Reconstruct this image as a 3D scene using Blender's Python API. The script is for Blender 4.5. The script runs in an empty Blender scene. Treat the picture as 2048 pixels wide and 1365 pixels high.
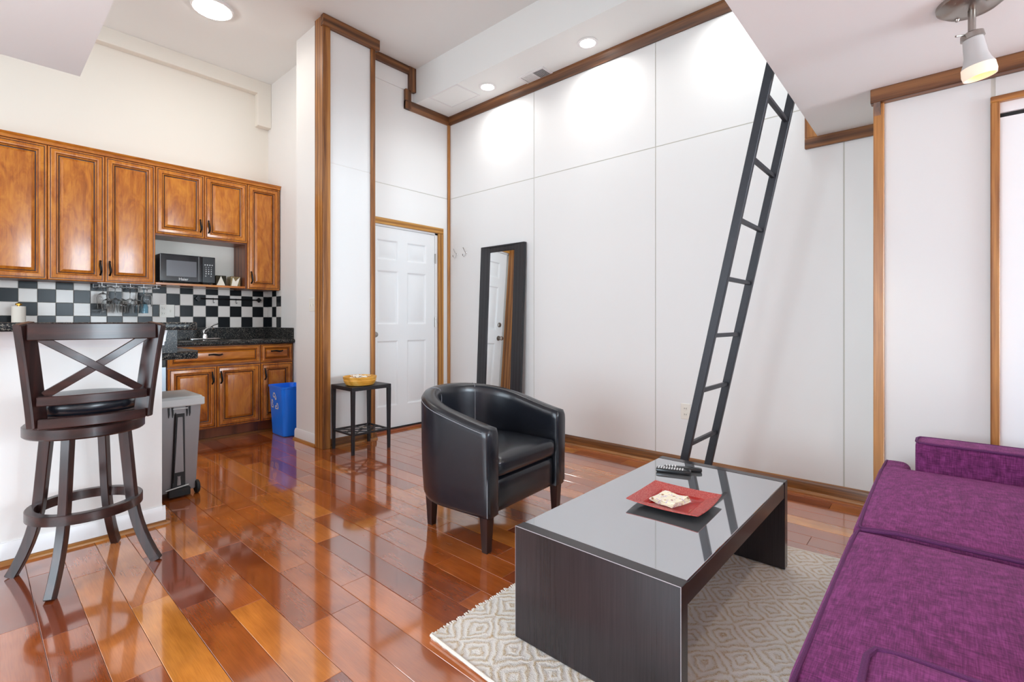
import bpy, bmesh, math, random
from mathutils import Vector, Matrix
random.seed(7)
R = math.radians
sc = bpy.context.scene
col = sc.collection

# ------------------------------------------------------------------ camera, world, exposure
cd = bpy.data.cameras.new('camera'); cam = bpy.data.objects.new('camera', cd); col.objects.link(cam)
cam.location = (0, 0, 1.09); cam.rotation_euler = (R(90), 0, R(-48.24))
cd.sensor_width = 36; cd.lens = 17.01; cd.shift_y = -0.01904; cd.clip_start = 0.02
sc.camera = cam
sc.view_settings.view_transform = 'Standard'; sc.view_settings.look = 'None'
sc.view_settings.gamma = 1; sc.view_settings.use_curve_mapping = False
sc.view_settings.exposure = 0.57
w = bpy.data.worlds.new('world'); sc.world = w; w.use_nodes = True
w.node_tree.nodes['Background'].inputs[0].default_value = (0.85, 0.92, 1.0, 1)
w.node_tree.nodes['Background'].inputs[1].default_value = 1.2
sc.cycles.max_bounces = 10; sc.cycles.diffuse_bounces = 6; sc.cycles.glossy_bounces = 5
sc.cycles.transmission_bounces = 10; sc.cycles.transparent_max_bounces = 12
sc.cycles.sample_clamp_indirect = 6.0
sc.cycles.blur_glossy = 1.0; sc.cycles.caustics_refractive = False
sc.cycles.denoising_prefilter = 'ACCURATE'

def area(name, loc, rot, sx, sy, power, color=(1, 1, 1), shape='RECTANGLE', spread=180):
    l = bpy.data.lights.new(name, 'AREA'); l.shape = shape; l.size = sx; l.size_y = sy
    l.energy = power; l.color = color; l.spread = R(spread)
    o = bpy.data.objects.new(name, l); col.objects.link(o); o.location = loc; o.rotation_euler = rot
    return o
DAY = (0.80, 0.96, 1.08)
# daylight through two lower windows behind the camera; two loft windows added as fill
area('window_light', (-.3, -5.74, 1.3), (R(90), 0, 0), 2.2, 1.8, 8, DAY)
area('window_light', (2.2, -5.74, 1.3), (R(90), 0, 0), 2.2, 1.8, 235, DAY)
area('window_light', (-.3, -5.74, 3.08), (R(90), 0, 0), 2.2, 1.0, 12, DAY)
area('window_light', (2.2, -5.74, 3.08), (R(90), 0, 0), 2.2, 1.0, 12, DAY)
# fill from windows added at left and above the loft, plus unseen kitchen window
area('window_light', (-2.24, 1.3, 1.25), (R(90), 0, R(-90)), 2.2, 1.7, 64, DAY)
area('window_light', (-2.24, 1.3, 3.08), (R(90), 0, R(-90)), 2.2, 1.0, 5, DAY)
area('window_light', (-2.24, 4.4, 2.3), (R(90), 0, R(-90)), 1.2, 1.9, 20, (.95, .97, 1))

# ------------------------------------------------------------------ materials
def lin(h):
    h = h.lstrip('#'); c = [int(h[i:i+2], 16)/255 for i in (0, 2, 4)]
    return tuple(x/12.92 if x <= .04045 else ((x+.055)/1.055)**2.4 for x in c) + (1,)
class NT:
    def __init__(s, name):
        s.m = bpy.data.materials.new(name); s.m.use_nodes = True; s.t = s.m.node_tree
        s.b = s.t.nodes['Principled BSDF']
    def n(s, ty, **kw):
        x = s.t.nodes.new(ty)
        for k, v in kw.items():
            if k.startswith('i_'):
                key = k[2:]; key = int(key) if key.isdigit() else key
                x.inputs[key].default_value = v
            else: setattr(x, k, v)
        return x
    def l(s, a, b): s.t.links.new(a, b)
    def coord(s, scale=(1, 1, 1), kind='Object', rand=False, rot=(0, 0, 0)):
        tc = s.n('ShaderNodeTexCoord'); mp = s.n('ShaderNodeMapping')
        mp.inputs['Scale'].default_value = scale; mp.inputs['Rotation'].default_value = rot
        if rand:
            oi = s.n('ShaderNodeObjectInfo'); mu = s.n('ShaderNodeMath', operation='MULTIPLY', i_1=37.0)
            s.l(oi.outputs['Random'], mu.inputs[0]); cb = s.n('ShaderNodeCombineXYZ')
            for i in range(3): s.l(mu.outputs[0], cb.inputs[i])
            ad = s.n('ShaderNodeVectorMath', operation='ADD')
            s.l(tc.outputs[kind], ad.inputs[0]); s.l(cb.outputs[0], ad.inputs[1]); s.l(ad.outputs[0], mp.inputs[0])
        else: s.l(tc.outputs[kind], mp.inputs[0])
        return mp.outputs[0]
    def noise(s, vec, scale, detail=4, rough=.55, dist=0):
        x = s.n('ShaderNodeTexNoise'); x.inputs['Scale'].default_value = scale; x.inputs['Detail'].default_value = detail
        x.inputs['Roughness'].default_value = rough; x.inputs['Distortion'].default_value = dist
        s.l(vec, x.inputs['Vector']); return x.outputs['Fac']
    def ramp(s, fac, stops, interp='LINEAR'):
        r = s.n('ShaderNodeValToRGB'); r.color_ramp.interpolation = interp; e = r.color_ramp.elements
        while len(e) < len(stops): e.new(.5)
        for x, (p, c) in zip(e, stops): x.position = p; x.color = c
        s.l(fac, r.inputs[0]); return r.outputs[0]
    def bump(s, h, strength=.2, dist=.002):
        b = s.n('ShaderNodeBump'); b.inputs['Strength'].default_value = strength; b.inputs['Distance'].default_value = dist
        s.l(h, b.inputs['Height']); s.l(b.outputs[0], s.b.inputs['Normal'])
    def set(s, **kw):
        for k, v in kw.items():
            s.b.inputs[k.replace('_', ' ')].default_value = v
        return s
def plain(name, c, rough=.5, metal=0, nz=0, ns=30, bmp=0, bs=200, **kw):
    t = NT(name); t.set(Roughness=rough, Metallic=metal, **kw)
    c = lin(c) if isinstance(c, str) else c
    t.b.inputs['Base Color'].default_value = c
    v = None
    if nz:
        v = t.coord(); f = t.noise(v, ns)
        lo = tuple(x*(1-nz) for x in c[:3])+(1,); hi = tuple(min(1, x*(1+nz)) for x in c[:3])+(1,)
        t.l(t.ramp(f, [(.3, lo), (.7, hi)]), t.b.inputs['Base Color'])
    if bmp:
        v = v or t.coord(); t.bump(t.noise(v, bs), bmp, .001)
    return t.m
def wood(name, axis, dark, mid, light, rough=.35, scale=1.0, rand=False, grain=.5, coat=0, contrast=1.0):
    t = NT(name); t.set(Roughness=rough); t.b.inputs['Coat Weight'].default_value = coat; t.b.inputs['Coat Roughness'].default_value = .12
    s = [14*scale]*3; s[axis] = .9*scale; v = t.coord(tuple(s), rand=rand)
    f1 = t.noise(v, 1.6, 4, .55, .9)
    s2 = [170*scale]*3; s2[axis] = 5*scale; v2 = t.coord(tuple(s2), rand=rand)
    f2 = t.noise(v2, 1.0, 2, .5)
    wv = t.n('ShaderNodeTexWave', wave_type='RINGS', rings_direction='XYZ'[axis]); wv.inputs['Scale'].default_value = .55
    wv.inputs['Distortion'].default_value = 5; wv.inputs['Detail'].default_value = 3; t.l(v, wv.inputs['Vector'])
    m1 = t.n('ShaderNodeMix', data_type='FLOAT'); m1.inputs[0].default_value = .35; t.l(f1, m1.inputs[2]); t.l(wv.outputs['Fac'], m1.inputs[3])
    m2 = t.n('ShaderNodeMix', data_type='FLOAT'); m2.inputs[0].default_value = grain*.6; t.l(m1.outputs[0], m2.inputs[2]); t.l(f2, m2.inputs[3])
    k = .22*contrast
    t.l(t.ramp(m2.outputs[0], [(.5-k, lin(dark)), (.5, lin(mid)), (.5+k, lin(light))]), t.b.inputs['Base Color'])
    t.bump(f2, .12, .001)
    return t.m
M = {}
M['wall'] = plain('white_panel_paint', '#ededec', .5, bmp=.03, bs=60)
M['wall2'] = plain('white_wall_paint', '#ebe9e6', .55, bmp=.03, bs=90)
M['closet'] = plain('shaded_closet_paint', '#dddcda', .55, bmp=.03, bs=90)  # wall paint greyed to darken the overlit closet wall
M['kwall'] = plain('cream_kitchen_paint', '#ebe6dc', .6, bmp=.03, bs=90)
M['ceil'] = plain('white_ceiling_paint', '#f2f5f4', .7, bmp=.03, bs=90)
M['trimw'] = plain('white_trim_gloss', '#ededee', .28)
M['doorw'] = plain('white_door_paint', '#eceeef', .32)
M['joint'] = plain('grey_panel_joint', '#d0cec5', .6)
OAK = ('#5a2f14', '#9c6430', '#c48a4a')
for i, a in enumerate('xyz'):
    M['oak_'+a] = wood('oak_along_'+a, i, *OAK, rough=.33, contrast=1.1)
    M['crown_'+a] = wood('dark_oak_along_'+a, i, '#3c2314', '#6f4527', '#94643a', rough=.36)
    t = NT('maple_cabinet_'+a); t.set(Roughness=.25); t.b.inputs['Coat Weight'].default_value = .2; t.b.inputs['Coat Roughness'].default_value = .1
    s_ = [9, 9, 9]; s_[i] = 3.2; v = t.coord(tuple(s_), rand=True); f1 = t.noise(v, 1.3, 5, .62, 1.4)
    s_ = [160, 160, 160]; s_[i] = 7; f2 = t.noise(t.coord(tuple(s_), rand=True), 1.0, 3, .6)
    s_ = [40, 40, 40]; s_[i] = 5; f3 = t.noise(t.coord(tuple(s_), rand=True), 1.0, 3, .6, .8)
    q1 = t.n('ShaderNodeMix', data_type='FLOAT'); q1.inputs[0].default_value = .28; t.l(f1, q1.inputs[2]); t.l(f3, q1.inputs[3])
    q2 = t.n('ShaderNodeMix', data_type='FLOAT'); q2.inputs[0].default_value = .22; t.l(q1.outputs[0], q2.inputs[2]); t.l(f2, q2.inputs[3])
    t.l(t.ramp(q2.outputs[0], [(.30, lin('#7e3e13')), (.42, lin('#ac5f1f')), (.52, lin('#c27426')), (.66, lin('#d68a30'))]), t.b.inputs['Base Color'])
    t.bump(f2, .05, .0005); M['cab_'+a] = t.m
    M['esp_'+a] = wood('espresso_wood_'+a, i, '#1c0f0e', '#2c1715', '#3d211d', rough=.3, grain=.6, coat=.12)
M['base_oak'] = wood('golden_oak_baseboard', 1, '#4e2a12', '#96602c', '#c08a4a', rough=.3, scale=.6, contrast=.9)
M['base_oakx'] = wood('golden_oak_baseboard_x', 0, '#4e2a12', '#96602c', '#c08a4a', rough=.3, scale=.6, contrast=.9)
M['door_oak_x'] = wood('yellow_oak_x', 0, '#8a5822', '#b17a33', '#cb9a52', rough=.4)
M['door_oak_z'] = wood('yellow_oak_z', 2, '#7b4c1d', '#a87130', '#c48e45', rough=.4)
M['glaze'] = plain('dark_cabinet_glaze', '#3b1c0b', .35)
M['cabin'] = wood('dark_cabinet_side', 2, '#5d2f18', '#7d4426', '#935634', rough=.35, scale=.5, grain=.2)
M['iron'] = plain('black_iron', '#191819', .35, .6, bmp=.1)
M['blackm'] = plain('black_metal_paint', '#232327', .42, .2, nz=.1)
M['ladder'] = plain('black_ladder_paint', '#2a2b31', .45, .15, nz=.12, ns=60, bmp=.05)
M['chrome'] = plain('chrome', '#d8d8d8', .08, 1.0)
M['nickel'] = plain('brushed_nickel', '#a29c96', .3, 1.0)
M['brass'] = plain('brass', '#b98a3a', .25, 1.0)
M['steel'] = plain('stainless_steel', '#a9b4bd', .35, .8)
M['blackp'] = plain('black_plastic', '#121316', .22)
M['blackmat'] = plain('black_rubber', '#141416', .6)
M['white_plastic'] = plain('white_plastic', '#eeeae0', .35)
M['white_print'] = plain('white_print', '#e6e6e6', .5)
M['slot'] = plain('dark_slot', '#26231f', .7)
M['mwin'] = plain('microwave_window', '#5b5b60', .16)
M['mglass'] = plain('microwave_door_gloss', '#1b1c20', .08)
M['tile_w'] = plain('white_glazed_tile', '#e6e0da', .15, bmp=.02, bs=25, **{'Specular_IOR_Level': .15})
M['tile_b'] = plain('black_glazed_tile', '#1c1f22', .2, bmp=.02, bs=25, **{'Specular_IOR_Level': .12})
M['grout'] = plain('grey_grout', '#b3aea6', .8)
M['paper'] = plain('white_paper', '#efe8dc', .85, bmp=.1, bs=120)
M['can'] = plain('grey_can_plastic', '#8d8889', .45, bmp=.25, bs=500)
M['lid'] = plain('pale_grey_lid', '#c3c5c4', .38)
M['blue'] = plain('blue_plastic', '#1a80ff', .3)
M['mirror'] = plain('mirror_glass', '#f2f4f4', .015, 1.0)
M['mframe'] = wood('black_mirror_frame', 2, '#1c1b1d', '#26262a', '#313136', rough=.3, grain=.5)
M['emit_w'] = None
def emis(name, c, s):
    t = NT(name); t.b.inputs['Base Color'].default_value = lin(c); t.b.inputs['Emission Color'].default_value = lin(c)
    t.b.inputs['Emission Strength'].default_value = s; return t.m
M['emit_w'] = emis('lit_diffuser', '#fffdf8', 15.0)
M['emit_s'] = emis('frosted_glass_shade', '#aaa7a6', .12)
M['emit_r'] = emis('lit_glass_shade', '#d8c6b4', .45)
M['emit_b'] = emis('lit_bulb', '#ffb24a', 2.2)
def glass(name, c='#ffffff', rough=0.0, ior=1.45):
    t = NT(name); t.b.inputs['Base Color'].default_value = lin(c); t.set(Roughness=rough, IOR=ior)
    t.b.inputs['Transmission Weight'].default_value = 1.0; return t.m
M['glass'] = glass('clear_glass', ior=1.25); M['glassb'] = glass('pale_blue_glass', '#bfe0ee', ior=1.25)

t = NT('cherry_floor'); t.set(Roughness=.12); t.b.inputs['Specular IOR Level'].default_value = .9; t.b.inputs['Coat IOR'].default_value = 1.85; t.b.inputs['Coat Weight'].default_value = 1; t.b.inputs['Coat Roughness'].default_value = .06
oi = t.n('ShaderNodeObjectInfo')
base = t.ramp(oi.outputs['Random'], [(0, lin('#823a1b')), (.2, lin('#9e5023')), (.42, lin('#b6622c')), (.62, lin('#a65627')), (.8, lin('#c97932')), (.93, lin('#b35f2a')), (1, lin('#dc963c'))])
v = t.coord((30, 1.6, 30), rand=True); f = t.noise(v, 1.5, 1, .4, 0)
v2 = t.coord((6, 3.4, 6), rand=True); f2 = t.noise(v2, 1.2, 2, .5, .2)
v3 = t.coord((300, 14, 300), rand=True); f3 = t.noise(v3, 1.0, 1, .4)
mx = t.n('ShaderNodeMix', data_type='RGBA', blend_type='MULTIPLY'); mx.inputs[0].default_value = 1
t.l(base, mx.inputs[6]); t.l(t.ramp(f, [(.2, (.9, .88, .86, 1)), (.8, (1.1, 1.09, 1.07, 1))]), mx.inputs[7])
mx2 = t.n('ShaderNodeMix', data_type='RGBA', blend_type='MULTIPLY'); mx2.inputs[0].default_value = .9
t.l(mx.outputs[2], mx2.inputs[6]); t.l(t.ramp(f2, [(.3, (.74, .66, .58, 1)), (.7, (1.24, 1.28, 1.22, 1))]), mx2.inputs[7])
mx3 = t.n('ShaderNodeMix', data_type='RGBA', blend_type='MULTIPLY'); mx3.inputs[0].default_value = .35
t.l(mx2.outputs[2], mx3.inputs[6]); t.l(t.ramp(f3, [(.35, (.75, .7, .65, 1)), (.6, (1.1, 1.1, 1.1, 1))]), mx3.inputs[7])
t.l(mx3.outputs[2], t.b.inputs['Base Color'])
M['floor'] = t.m
M['floorgap'] = plain('dark_floor_gap', '#2c120a', .5)

t = NT('black_granite'); t.set(Roughness=.2); t.b.inputs['Specular IOR Level'].default_value = .16
v = t.coord(); vo = t.n('ShaderNodeTexVoronoi'); vo.inputs['Scale'].default_value = 230; t.l(v, vo.inputs['Vector'])
f = t.noise(v, 190, 2, .6)
c1 = t.ramp(f, [(.42, lin('#141517')), (.56, lin('#333537')), (.64, lin('#6f6a60')), (.72, lin('#b5ab98'))])
t.l(c1, t.b.inputs['Base Color']); M['granite'] = t.m

t = NT('black_leather'); t.set(Roughness=.3)
v = t.coord(); f = t.noise(v, 9, 4); t.l(t.ramp(f, [(.3, lin('#16181f')), (.7, lin('#1a1d25'))]), t.b.inputs['Base Color'])
f2 = t.noise(v, 320, 2, .5); t.b.inputs['Roughness'].default_value = .27; 
f4 = t.noise(v, 14, 3, .6, 1.0)
ad = t.n('ShaderNodeMath', operation='MULTIPLY_ADD', i_1=.25); t.l(f4, ad.inputs[0]); t.l(f2, ad.inputs[2])
t.bump(ad.outputs[0], .06, .0006); t.b.inputs['Specular IOR Level'].default_value = .6; M['leather'] = t.m
M['stitch'] = plain('grey_stitching', '#8f9096', .7)

t = NT('purple_linen'); t.set(Roughness=.9); t.b.inputs['Sheen Weight'].default_value = .15; t.b.inputs['Sheen Roughness'].default_value = .5
t.b.inputs['Sheen Tint'].default_value = lin('#d080c8')
va = t.coord((420, 30, 30)); fa = t.noise(va, 1, 2, .6); vb = t.coord((30, 420, 30)); fb = t.noise(vb, 1, 2, .6)
vc = t.coord((30, 30, 420)); fc = t.noise(vc, 1, 2, .6)
m = t.n('ShaderNodeMath', operation='ADD'); t.l(fa, m.inputs[0]); t.l(fb, m.inputs[1])
m2 = t.n('ShaderNodeMath', operation='ADD'); t.l(m.outputs[0], m2.inputs[0]); t.l(fc, m2.inputs[1])
m3 = t.n('ShaderNodeMath', operation='MULTIPLY', i_1=.3333); t.l(m2.outputs[0], m3.inputs[0])
t.l(t.ramp(m3.outputs[0], [(.38, lin('#4a1342')), (.5, lin('#6c245e')), (.62, lin('#8a3a7c'))]), t.b.inputs['Base Color'])
t.bump(m3.outputs[0], .35, .002); M['linen'] = t.m
M['piping'] = plain('purple_piping', '#5a2558', .9, nz=.2, ns=400)

t = NT('woven_rug'); t.set(Roughness=.95)
v = t.coord((1/.18, 1/.165, 1)); fr = t.n('ShaderNodeVectorMath', operation='FRACTION'); 
nz_ = t.n('ShaderNodeTexNoise'); nz_.inputs['Scale'].default_value = 3.0; t.l(v, nz_.inputs['Vector'])
dsp = t.n('ShaderNodeVectorMath', operation='MULTIPLY_ADD'); dsp.inputs[1].default_value = (.22, .22, 0)
t.l(nz_.outputs['Color'], dsp.inputs[0]); t.l(v, dsp.inputs[2]); t.l(dsp.outputs[0], fr.inputs[0])
sb = t.n('ShaderNodeVectorMath', operation='SUBTRACT'); sb.inputs[1].default_value = (.5, .5, 0); t.l(fr.outputs[0], sb.inputs[0])
ab = t.n('ShaderNodeVectorMath', operation='ABSOLUTE'); t.l(sb.outputs[0], ab.inputs[0]); sx = t.n('ShaderNodeSeparateXYZ'); t.l(ab.outputs[0], sx.inputs[0])
su = t.n('ShaderNodeMath', operation='ADD'); t.l(sx.outputs[0], su.inputs[0]); t.l(sx.outputs[1], su.inputs[1])
mu = t.n('ShaderNodeMath', operation='MULTIPLY', i_1=math.pi*2*5); t.l(su.outputs[0], mu.inputs[0])
sn = t.n('ShaderNodeMath', operation='SINE'); t.l(mu.outputs[0], sn.inputs[0])
vn = t.coord((1, 1, 1)); fn = t.noise(vn, 240, 3, .7); fb2 = t.noise(vn, 30, 3, .6)
m4 = t.n('ShaderNodeMath', operation='MULTIPLY_ADD', i_1=.5, i_2=.0); t.l(sn.outputs[0], m4.inputs[0])
m5 = t.n('ShaderNodeMath', operation='MULTIPLY', i_1=1.7); t.l(fn, m5.inputs[0]); m6 = t.n('ShaderNodeMath', operation='ADD'); t.l(m4.outputs[0], m6.inputs[0]); t.l(m5.outputs[0], m6.inputs[1])
m7 = t.n('ShaderNodeMath', operation='MULTIPLY_ADD', i_1=.8); t.l(fb2, m7.inputs[0]); t.l(m6.outputs[0], m7.inputs[2])
sc7 = t.n('ShaderNodeMath', operation='MULTIPLY', i_1=.4); t.l(m7.outputs[0], sc7.inputs[0])
t.l(t.ramp(sc7.outputs[0], [(.40, lin('#fbf6ee')), (.60, lin('#f3eadc')), (.80, lin('#d3b88c'))]), t.b.inputs['Base Color'])
t.bump(m6.outputs[0], .8, .005); M['rug'] = t.m
M['rugedge'] = plain('cream_rug_binding', '#e9e2d6', .95, nz=.1, ns=300, bmp=.6, bs=300)

t = NT('red_glass_plate'); t.set(Roughness=.18); v = t.coord()
vo = t.n('ShaderNodeTexVoronoi'); vo.inputs['Scale'].default_value = 190; t.l(v, vo.inputs['Vector'])
t.l(t.ramp(vo.outputs['Distance'], [(.1, lin('#d06a62')), (.6, lin('#b03a34'))]), t.b.inputs['Base Color']); t.bump(vo.outputs['Distance'], .8, .003); M['redrim'] = t.m
M['redin'] = plain('red_plate_well', '#a81b12', .08)
M['plateblk'] = plain('black_plate_underside', '#0d0d12', .12)
t = NT('floral_napkin'); t.set(Roughness=.85); v = t.coord()
vo = t.n('ShaderNodeTexVoronoi'); vo.inputs['Scale'].default_value = 42; t.l(v, vo.inputs['Vector'])
fN = t.noise(v, 60, 3, .6, 1.5)
mm = t.n('ShaderNodeMath', operation='MULTIPLY', i_1=1.0); t.l(vo.outputs['Distance'], mm.inputs[0])
mk = t.ramp(mm.outputs[0], [(.12, (1, 1, 1, 1)), (.3, (0, 0, 0, 1))])
cc = t.ramp(fN, [(.35, lin('#f8f5ef')), (.5, lin('#f3ecc8')), (.6, lin('#f8f5ef')), (.68, lin('#a57cb0'))])
mxn = t.n('ShaderNodeMix', data_type='RGBA'); t.l(mk, mxn.inputs[0]); t.l(cc, mxn.inputs[6]); mxn.inputs[7].default_value = lin('#9a6a3c')
t.l(mxn.outputs[2], t.b.inputs['Base Color']); M['napkin'] = t.m
M['bowl'] = wood('yellow_bowl_wood', 0, '#cc9232', '#e8ad48', '#f2c66c', rough=.35, scale=.6)
t = NT('table_dark_veneer'); t.set(Roughness=.24); v = t.coord((260, 260, 5)); f = t.noise(v, 1, 3, .6); v2 = t.coord((5, 5, .6)); f2 = t.noise(v2, 1, 3)
m = t.n('ShaderNodeMix', data_type='FLOAT'); m.inputs[0].default_value = .5; t.l(f, m.inputs[2]); t.l(f2, m.inputs[3])
t.l(t.ramp(m.outputs[0], [(.35, lin('#242022')), (.65, lin('#332c2f'))]), t.b.inputs['Base Color']); t.bump(f, .15, .0008); M['veneer'] = t.m
M['tabglass'] = plain('dark_backed_table_glass', '#c6c9cd', .035, .85, **{'Specular_IOR_Level': .9}); 
M['edgeworn'] = plain('worn_pale_edge', '#b9b4b8', .5)
M['glassedge'] = plain('green_glass_edge', '#9fc0b8', .1)
M['candle'] = plain('mercury_glass', '#b6a982', .12, .9, nz=.5, ns=90)
M['candleb'] = plain('dark_mercury_glass', '#39362c', .15, .9, nz=.6, ns=90)
M['pearl'] = plain('pearl_facet', '#e8e2d2', .35)
M['thresh'] = plain('black_threshold', '#24272b', .4, .3)
M['thresh_oak'] = wood('red_oak_threshold', 0, '#6b3320', '#8d4a2d', '#a86240', rough=.3)

# ------------------------------------------------------------------ mesh helpers
class MB:
    def __init__(s): s.bm = bmesh.new()
    def _merge(s, b, mat):
        for f in b.faces: f.material_index = mat
        me = bpy.data.meshes.new('tmp'); b.to_mesh(me); b.free(); s.bm.from_mesh(me); bpy.data.meshes.remove(me)
    def box(s, x0, y0, z0, x1, y1, z1, bev=0, mat=0, seg=1, M4=None):
        b = bmesh.new(); bmesh.ops.create_cube(b, size=1)
        for v in b.verts:
            v.co = Vector(((x0+x1)/2+v.co.x*(x1-x0), (y0+y1)/2+v.co.y*(y1-y0), (z0+z1)/2+v.co.z*(z1-z0)))
        if bev: bmesh.ops.bevel(b, geom=b.edges[:], offset=bev, segments=seg, affect='EDGES', profile=.5)
        if M4: b.transform(M4)
        s._merge(b, mat); return s
    def prism(s, poly, axis, a, b_, bev=0, mat=0, seg=1, M4=None):
        """poly: 2-D points in the two other axes (in order xyz minus axis), extruded a..b along axis"""
        b = bmesh.new()
        def P(p, k):
            q = list(p); q.insert(axis, k); return Vector(q)
        v0 = [b.verts.new(P(p, a)) for p in poly]; v1 = [b.verts.new(P(p, b_)) for p in poly]
        n = len(poly); b.faces.new(v0); b.faces.new(v1[::-1])
        for i in range(n): b.faces.new((v0[i], v1[i], v1[(i+1) % n], v0[(i+1) % n]))
        bmesh.ops.recalc_face_normals(b, faces=b.faces[:])
        if bev: bmesh.ops.bevel(b, geom=b.edges[:], offset=bev, segments=seg, affect='EDGES', profile=.5)
        if M4: b.transform(M4)
        s._merge(b, mat); return s
    def tube(s, pts, r, n=10, closed=False, mat=0, cap=True, flat=None):
        pts = [Vector(p) for p in pts]; m = len(pts); b = bmesh.new(); rings = []
        up0 = None
        for i, p in enumerate(pts):
            if closed: d = pts[(i+1) % m]-pts[i-1]
            else: d = pts[min(i+1, m-1)]-pts[max(i-1, 0)]
            d.normalize()
            if up0 is None:
                a = Vector((0, 0, 1)) if abs(d.z) < .9 else Vector((1, 0, 0)); u = a.cross(d).normalized()
            else: u = (up0-d*up0.dot(d)).normalized()
            up0 = u; w_ = d.cross(u); rr = r[i] if isinstance(r, (list, tuple)) else r
            fx, fy = (1, 1) if flat is None else flat
            rings.append([b.verts.new(p+(u*math.cos(2*math.pi*k/n)*fx+w_*math.sin(2*math.pi*k/n)*fy)*rr) for k in range(n)])
        L = m if closed else m-1
        for i in range(L):
            A, B = rings[i], rings[(i+1) % m]
            for k in range(n): b.faces.new((A[k], A[(k+1) % n], B[(k+1) % n], B[k]))
        if cap and not closed: b.faces.new(rings[0][::-1]); b.faces.new(rings[-1])
        bmesh.ops.recalc_face_normals(b, faces=b.faces[:]); s._merge(b, mat); return s
    def sweep(s, pts, wd, ht, side=None, mat=0, closed=False, bev=0):
        """rectangular section; side(i) = direction of width; ht along cross(d, side)"""
        pts = [Vector(p) for p in pts]; m = len(pts); b = bmesh.new(); rings = []
        for i, p in enumerate(pts):
            d = (pts[(i+1) % m]-pts[i-1]) if closed else pts[min(i+1, m-1)]-pts[max(i-1, 0)]
            d.normalize(); sd = Vector(side(i) if callable(side) else side); sd = (sd-d*sd.dot(d)).normalized(); hh = d.cross(sd)
            ww = wd[i] if isinstance(wd, (list, tuple)) else wd; h2 = ht[i] if isinstance(ht, (list, tuple)) else ht
            rings.append([b.verts.new(p+sd*ww/2*a+hh*h2/2*c) for a, c in ((1, 1), (-1, 1), (-1, -1), (1, -1))])
        for i in range(m if closed else m-1):
            A, B = rings[i], rings[(i+1) % m]
            for k in range(4): b.faces.new((A[k], A[(k+1) % 4], B[(k+1) % 4], B[k]))
        if not closed: b.faces.new(rings[0][::-1]); b.faces.new(rings[-1])
        bmesh.ops.recalc_face_normals(b, faces=b.faces[:])
        if bev:
            es = [e for e in b.edges if len(e.link_faces) == 2 and e.link_faces[0].normal.angle(e.link_faces[1].normal, 0) > R(50)]
            bmesh.ops.bevel(b, geom=es, offset=bev, segments=1, affect='EDGES', profile=.5)
        s._merge(b, mat); return s
    def lathe(s, prof, n=24, c=(0, 0, 0), mat=0, M4=None, sx=1, sy=1, mats=None):
        b = bmesh.new(); rings = []
        for r, z in prof:
            if r < 1e-6: rings.append([b.verts.new((0, 0, z))])
            else: rings.append([b.verts.new((r*math.cos(2*math.pi*k/n)*sx, r*math.sin(2*math.pi*k/n)*sy, z)) for k in range(n)])
        for i in range(len(rings)-1):
            A, B = rings[i], rings[i+1]
            for k in range(n):
                k2 = (k+1) % n
                if len(A) == 1 and len(B) == 1: continue
                if len(A) == 1: f = b.faces.new((A[0], B[k], B[k2]))
                elif len(B) == 1: f = b.faces.new((A[k], A[k2], B[0]))
                else: f = b.faces.new((A[k], A[k2], B[k2], B[k]))
                f.material_index = mats[i] if mats else mat
        bmesh.ops.recalc_face_normals(b, faces=b.faces[:])
        if M4: b.transform(M4)
        b.transform(Matrix.Translation(c))
        me = bpy.data.meshes.new('tmp'); b.to_mesh(me); b.free(); s.bm.from_mesh(me); bpy.data.meshes.remove(me); return s
    def rbox(s, x0, y0, z0, x1, y1, z1, r, cuts=8, puff=0, mat=0, fn=None):
        b = bmesh.new(); bmesh.ops.create_cube(b, size=2); bmesh.ops.subdivide_edges(b, edges=b.edges[:], cuts=cuts, use_grid_fill=True)
        h = Vector(((x1-x0)/2, (y1-y0)/2, (z1-z0)/2)); c = Vector(((x0+x1)/2, (y0+y1)/2, (z0+z1)/2)); r = min(r, min(h)*.999)
        for v in b.verts:
            u = v.co.copy(); q = [math.copysign(1-(1-abs(k))**1.6, k) for k in u]
            p = Vector([q[i]*h[i] for i in range(3)]); inn = Vector([max(-(h[i]-r), min(h[i]-r, p[i])) for i in range(3)])
            d = p-inn
            if d.length > 1e-9: d.normalize(); p = inn+d*r
            if puff: p.z += puff*max(0, 1-q[0]**2)*max(0, 1-q[1]**2)*(1 if u.z > 0 else 0)*abs(u.z)
            p += c
            if fn: p = fn(p)
            v.co = p
        s._merge(b, mat); return s
    def quad(s, pts, mat=0):
        f = s.bm.faces.new([s.bm.verts.new(p) for p in pts]); f.material_index = mat; return s
    def text(s, txt, size, M4, mat=0, ext=.0005):
        c = bpy.data.curves.new('t', 'FONT'); c.body = txt; c.size = size; c.extrude = ext; c.resolution_u = 3
        c.align_x = 'CENTER'; c.align_y = 'CENTER'; o = bpy.data.objects.new('t', c); col.objects.link(o)
        bpy.context.view_layer.update(); me = bpy.data.meshes.new_from_object(o.evaluated_get(bpy.context.evaluated_depsgraph_get()))
        b = bmesh.new(); b.from_mesh(me); b.transform(M4); s._merge(b, mat)
        bpy.data.objects.remove(o); bpy.data.curves.remove(c); bpy.data.meshes.remove(me); return s
    def build(s, name, mats, parent=None, angle=35, loc=(0, 0, 0)):
        me = bpy.data.meshes.new(name); s.bm.to_mesh(me); s.bm.free()
        for m in (mats if isinstance(mats, (list, tuple)) else [mats]): me.materials.append(m)
        me.shade_smooth(); me.set_sharp_from_angle(angle=R(angle))
        o = bpy.data.objects.new(name, me); col.objects.link(o); o.location = loc
        if parent: o.parent = parent
        return o
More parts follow.
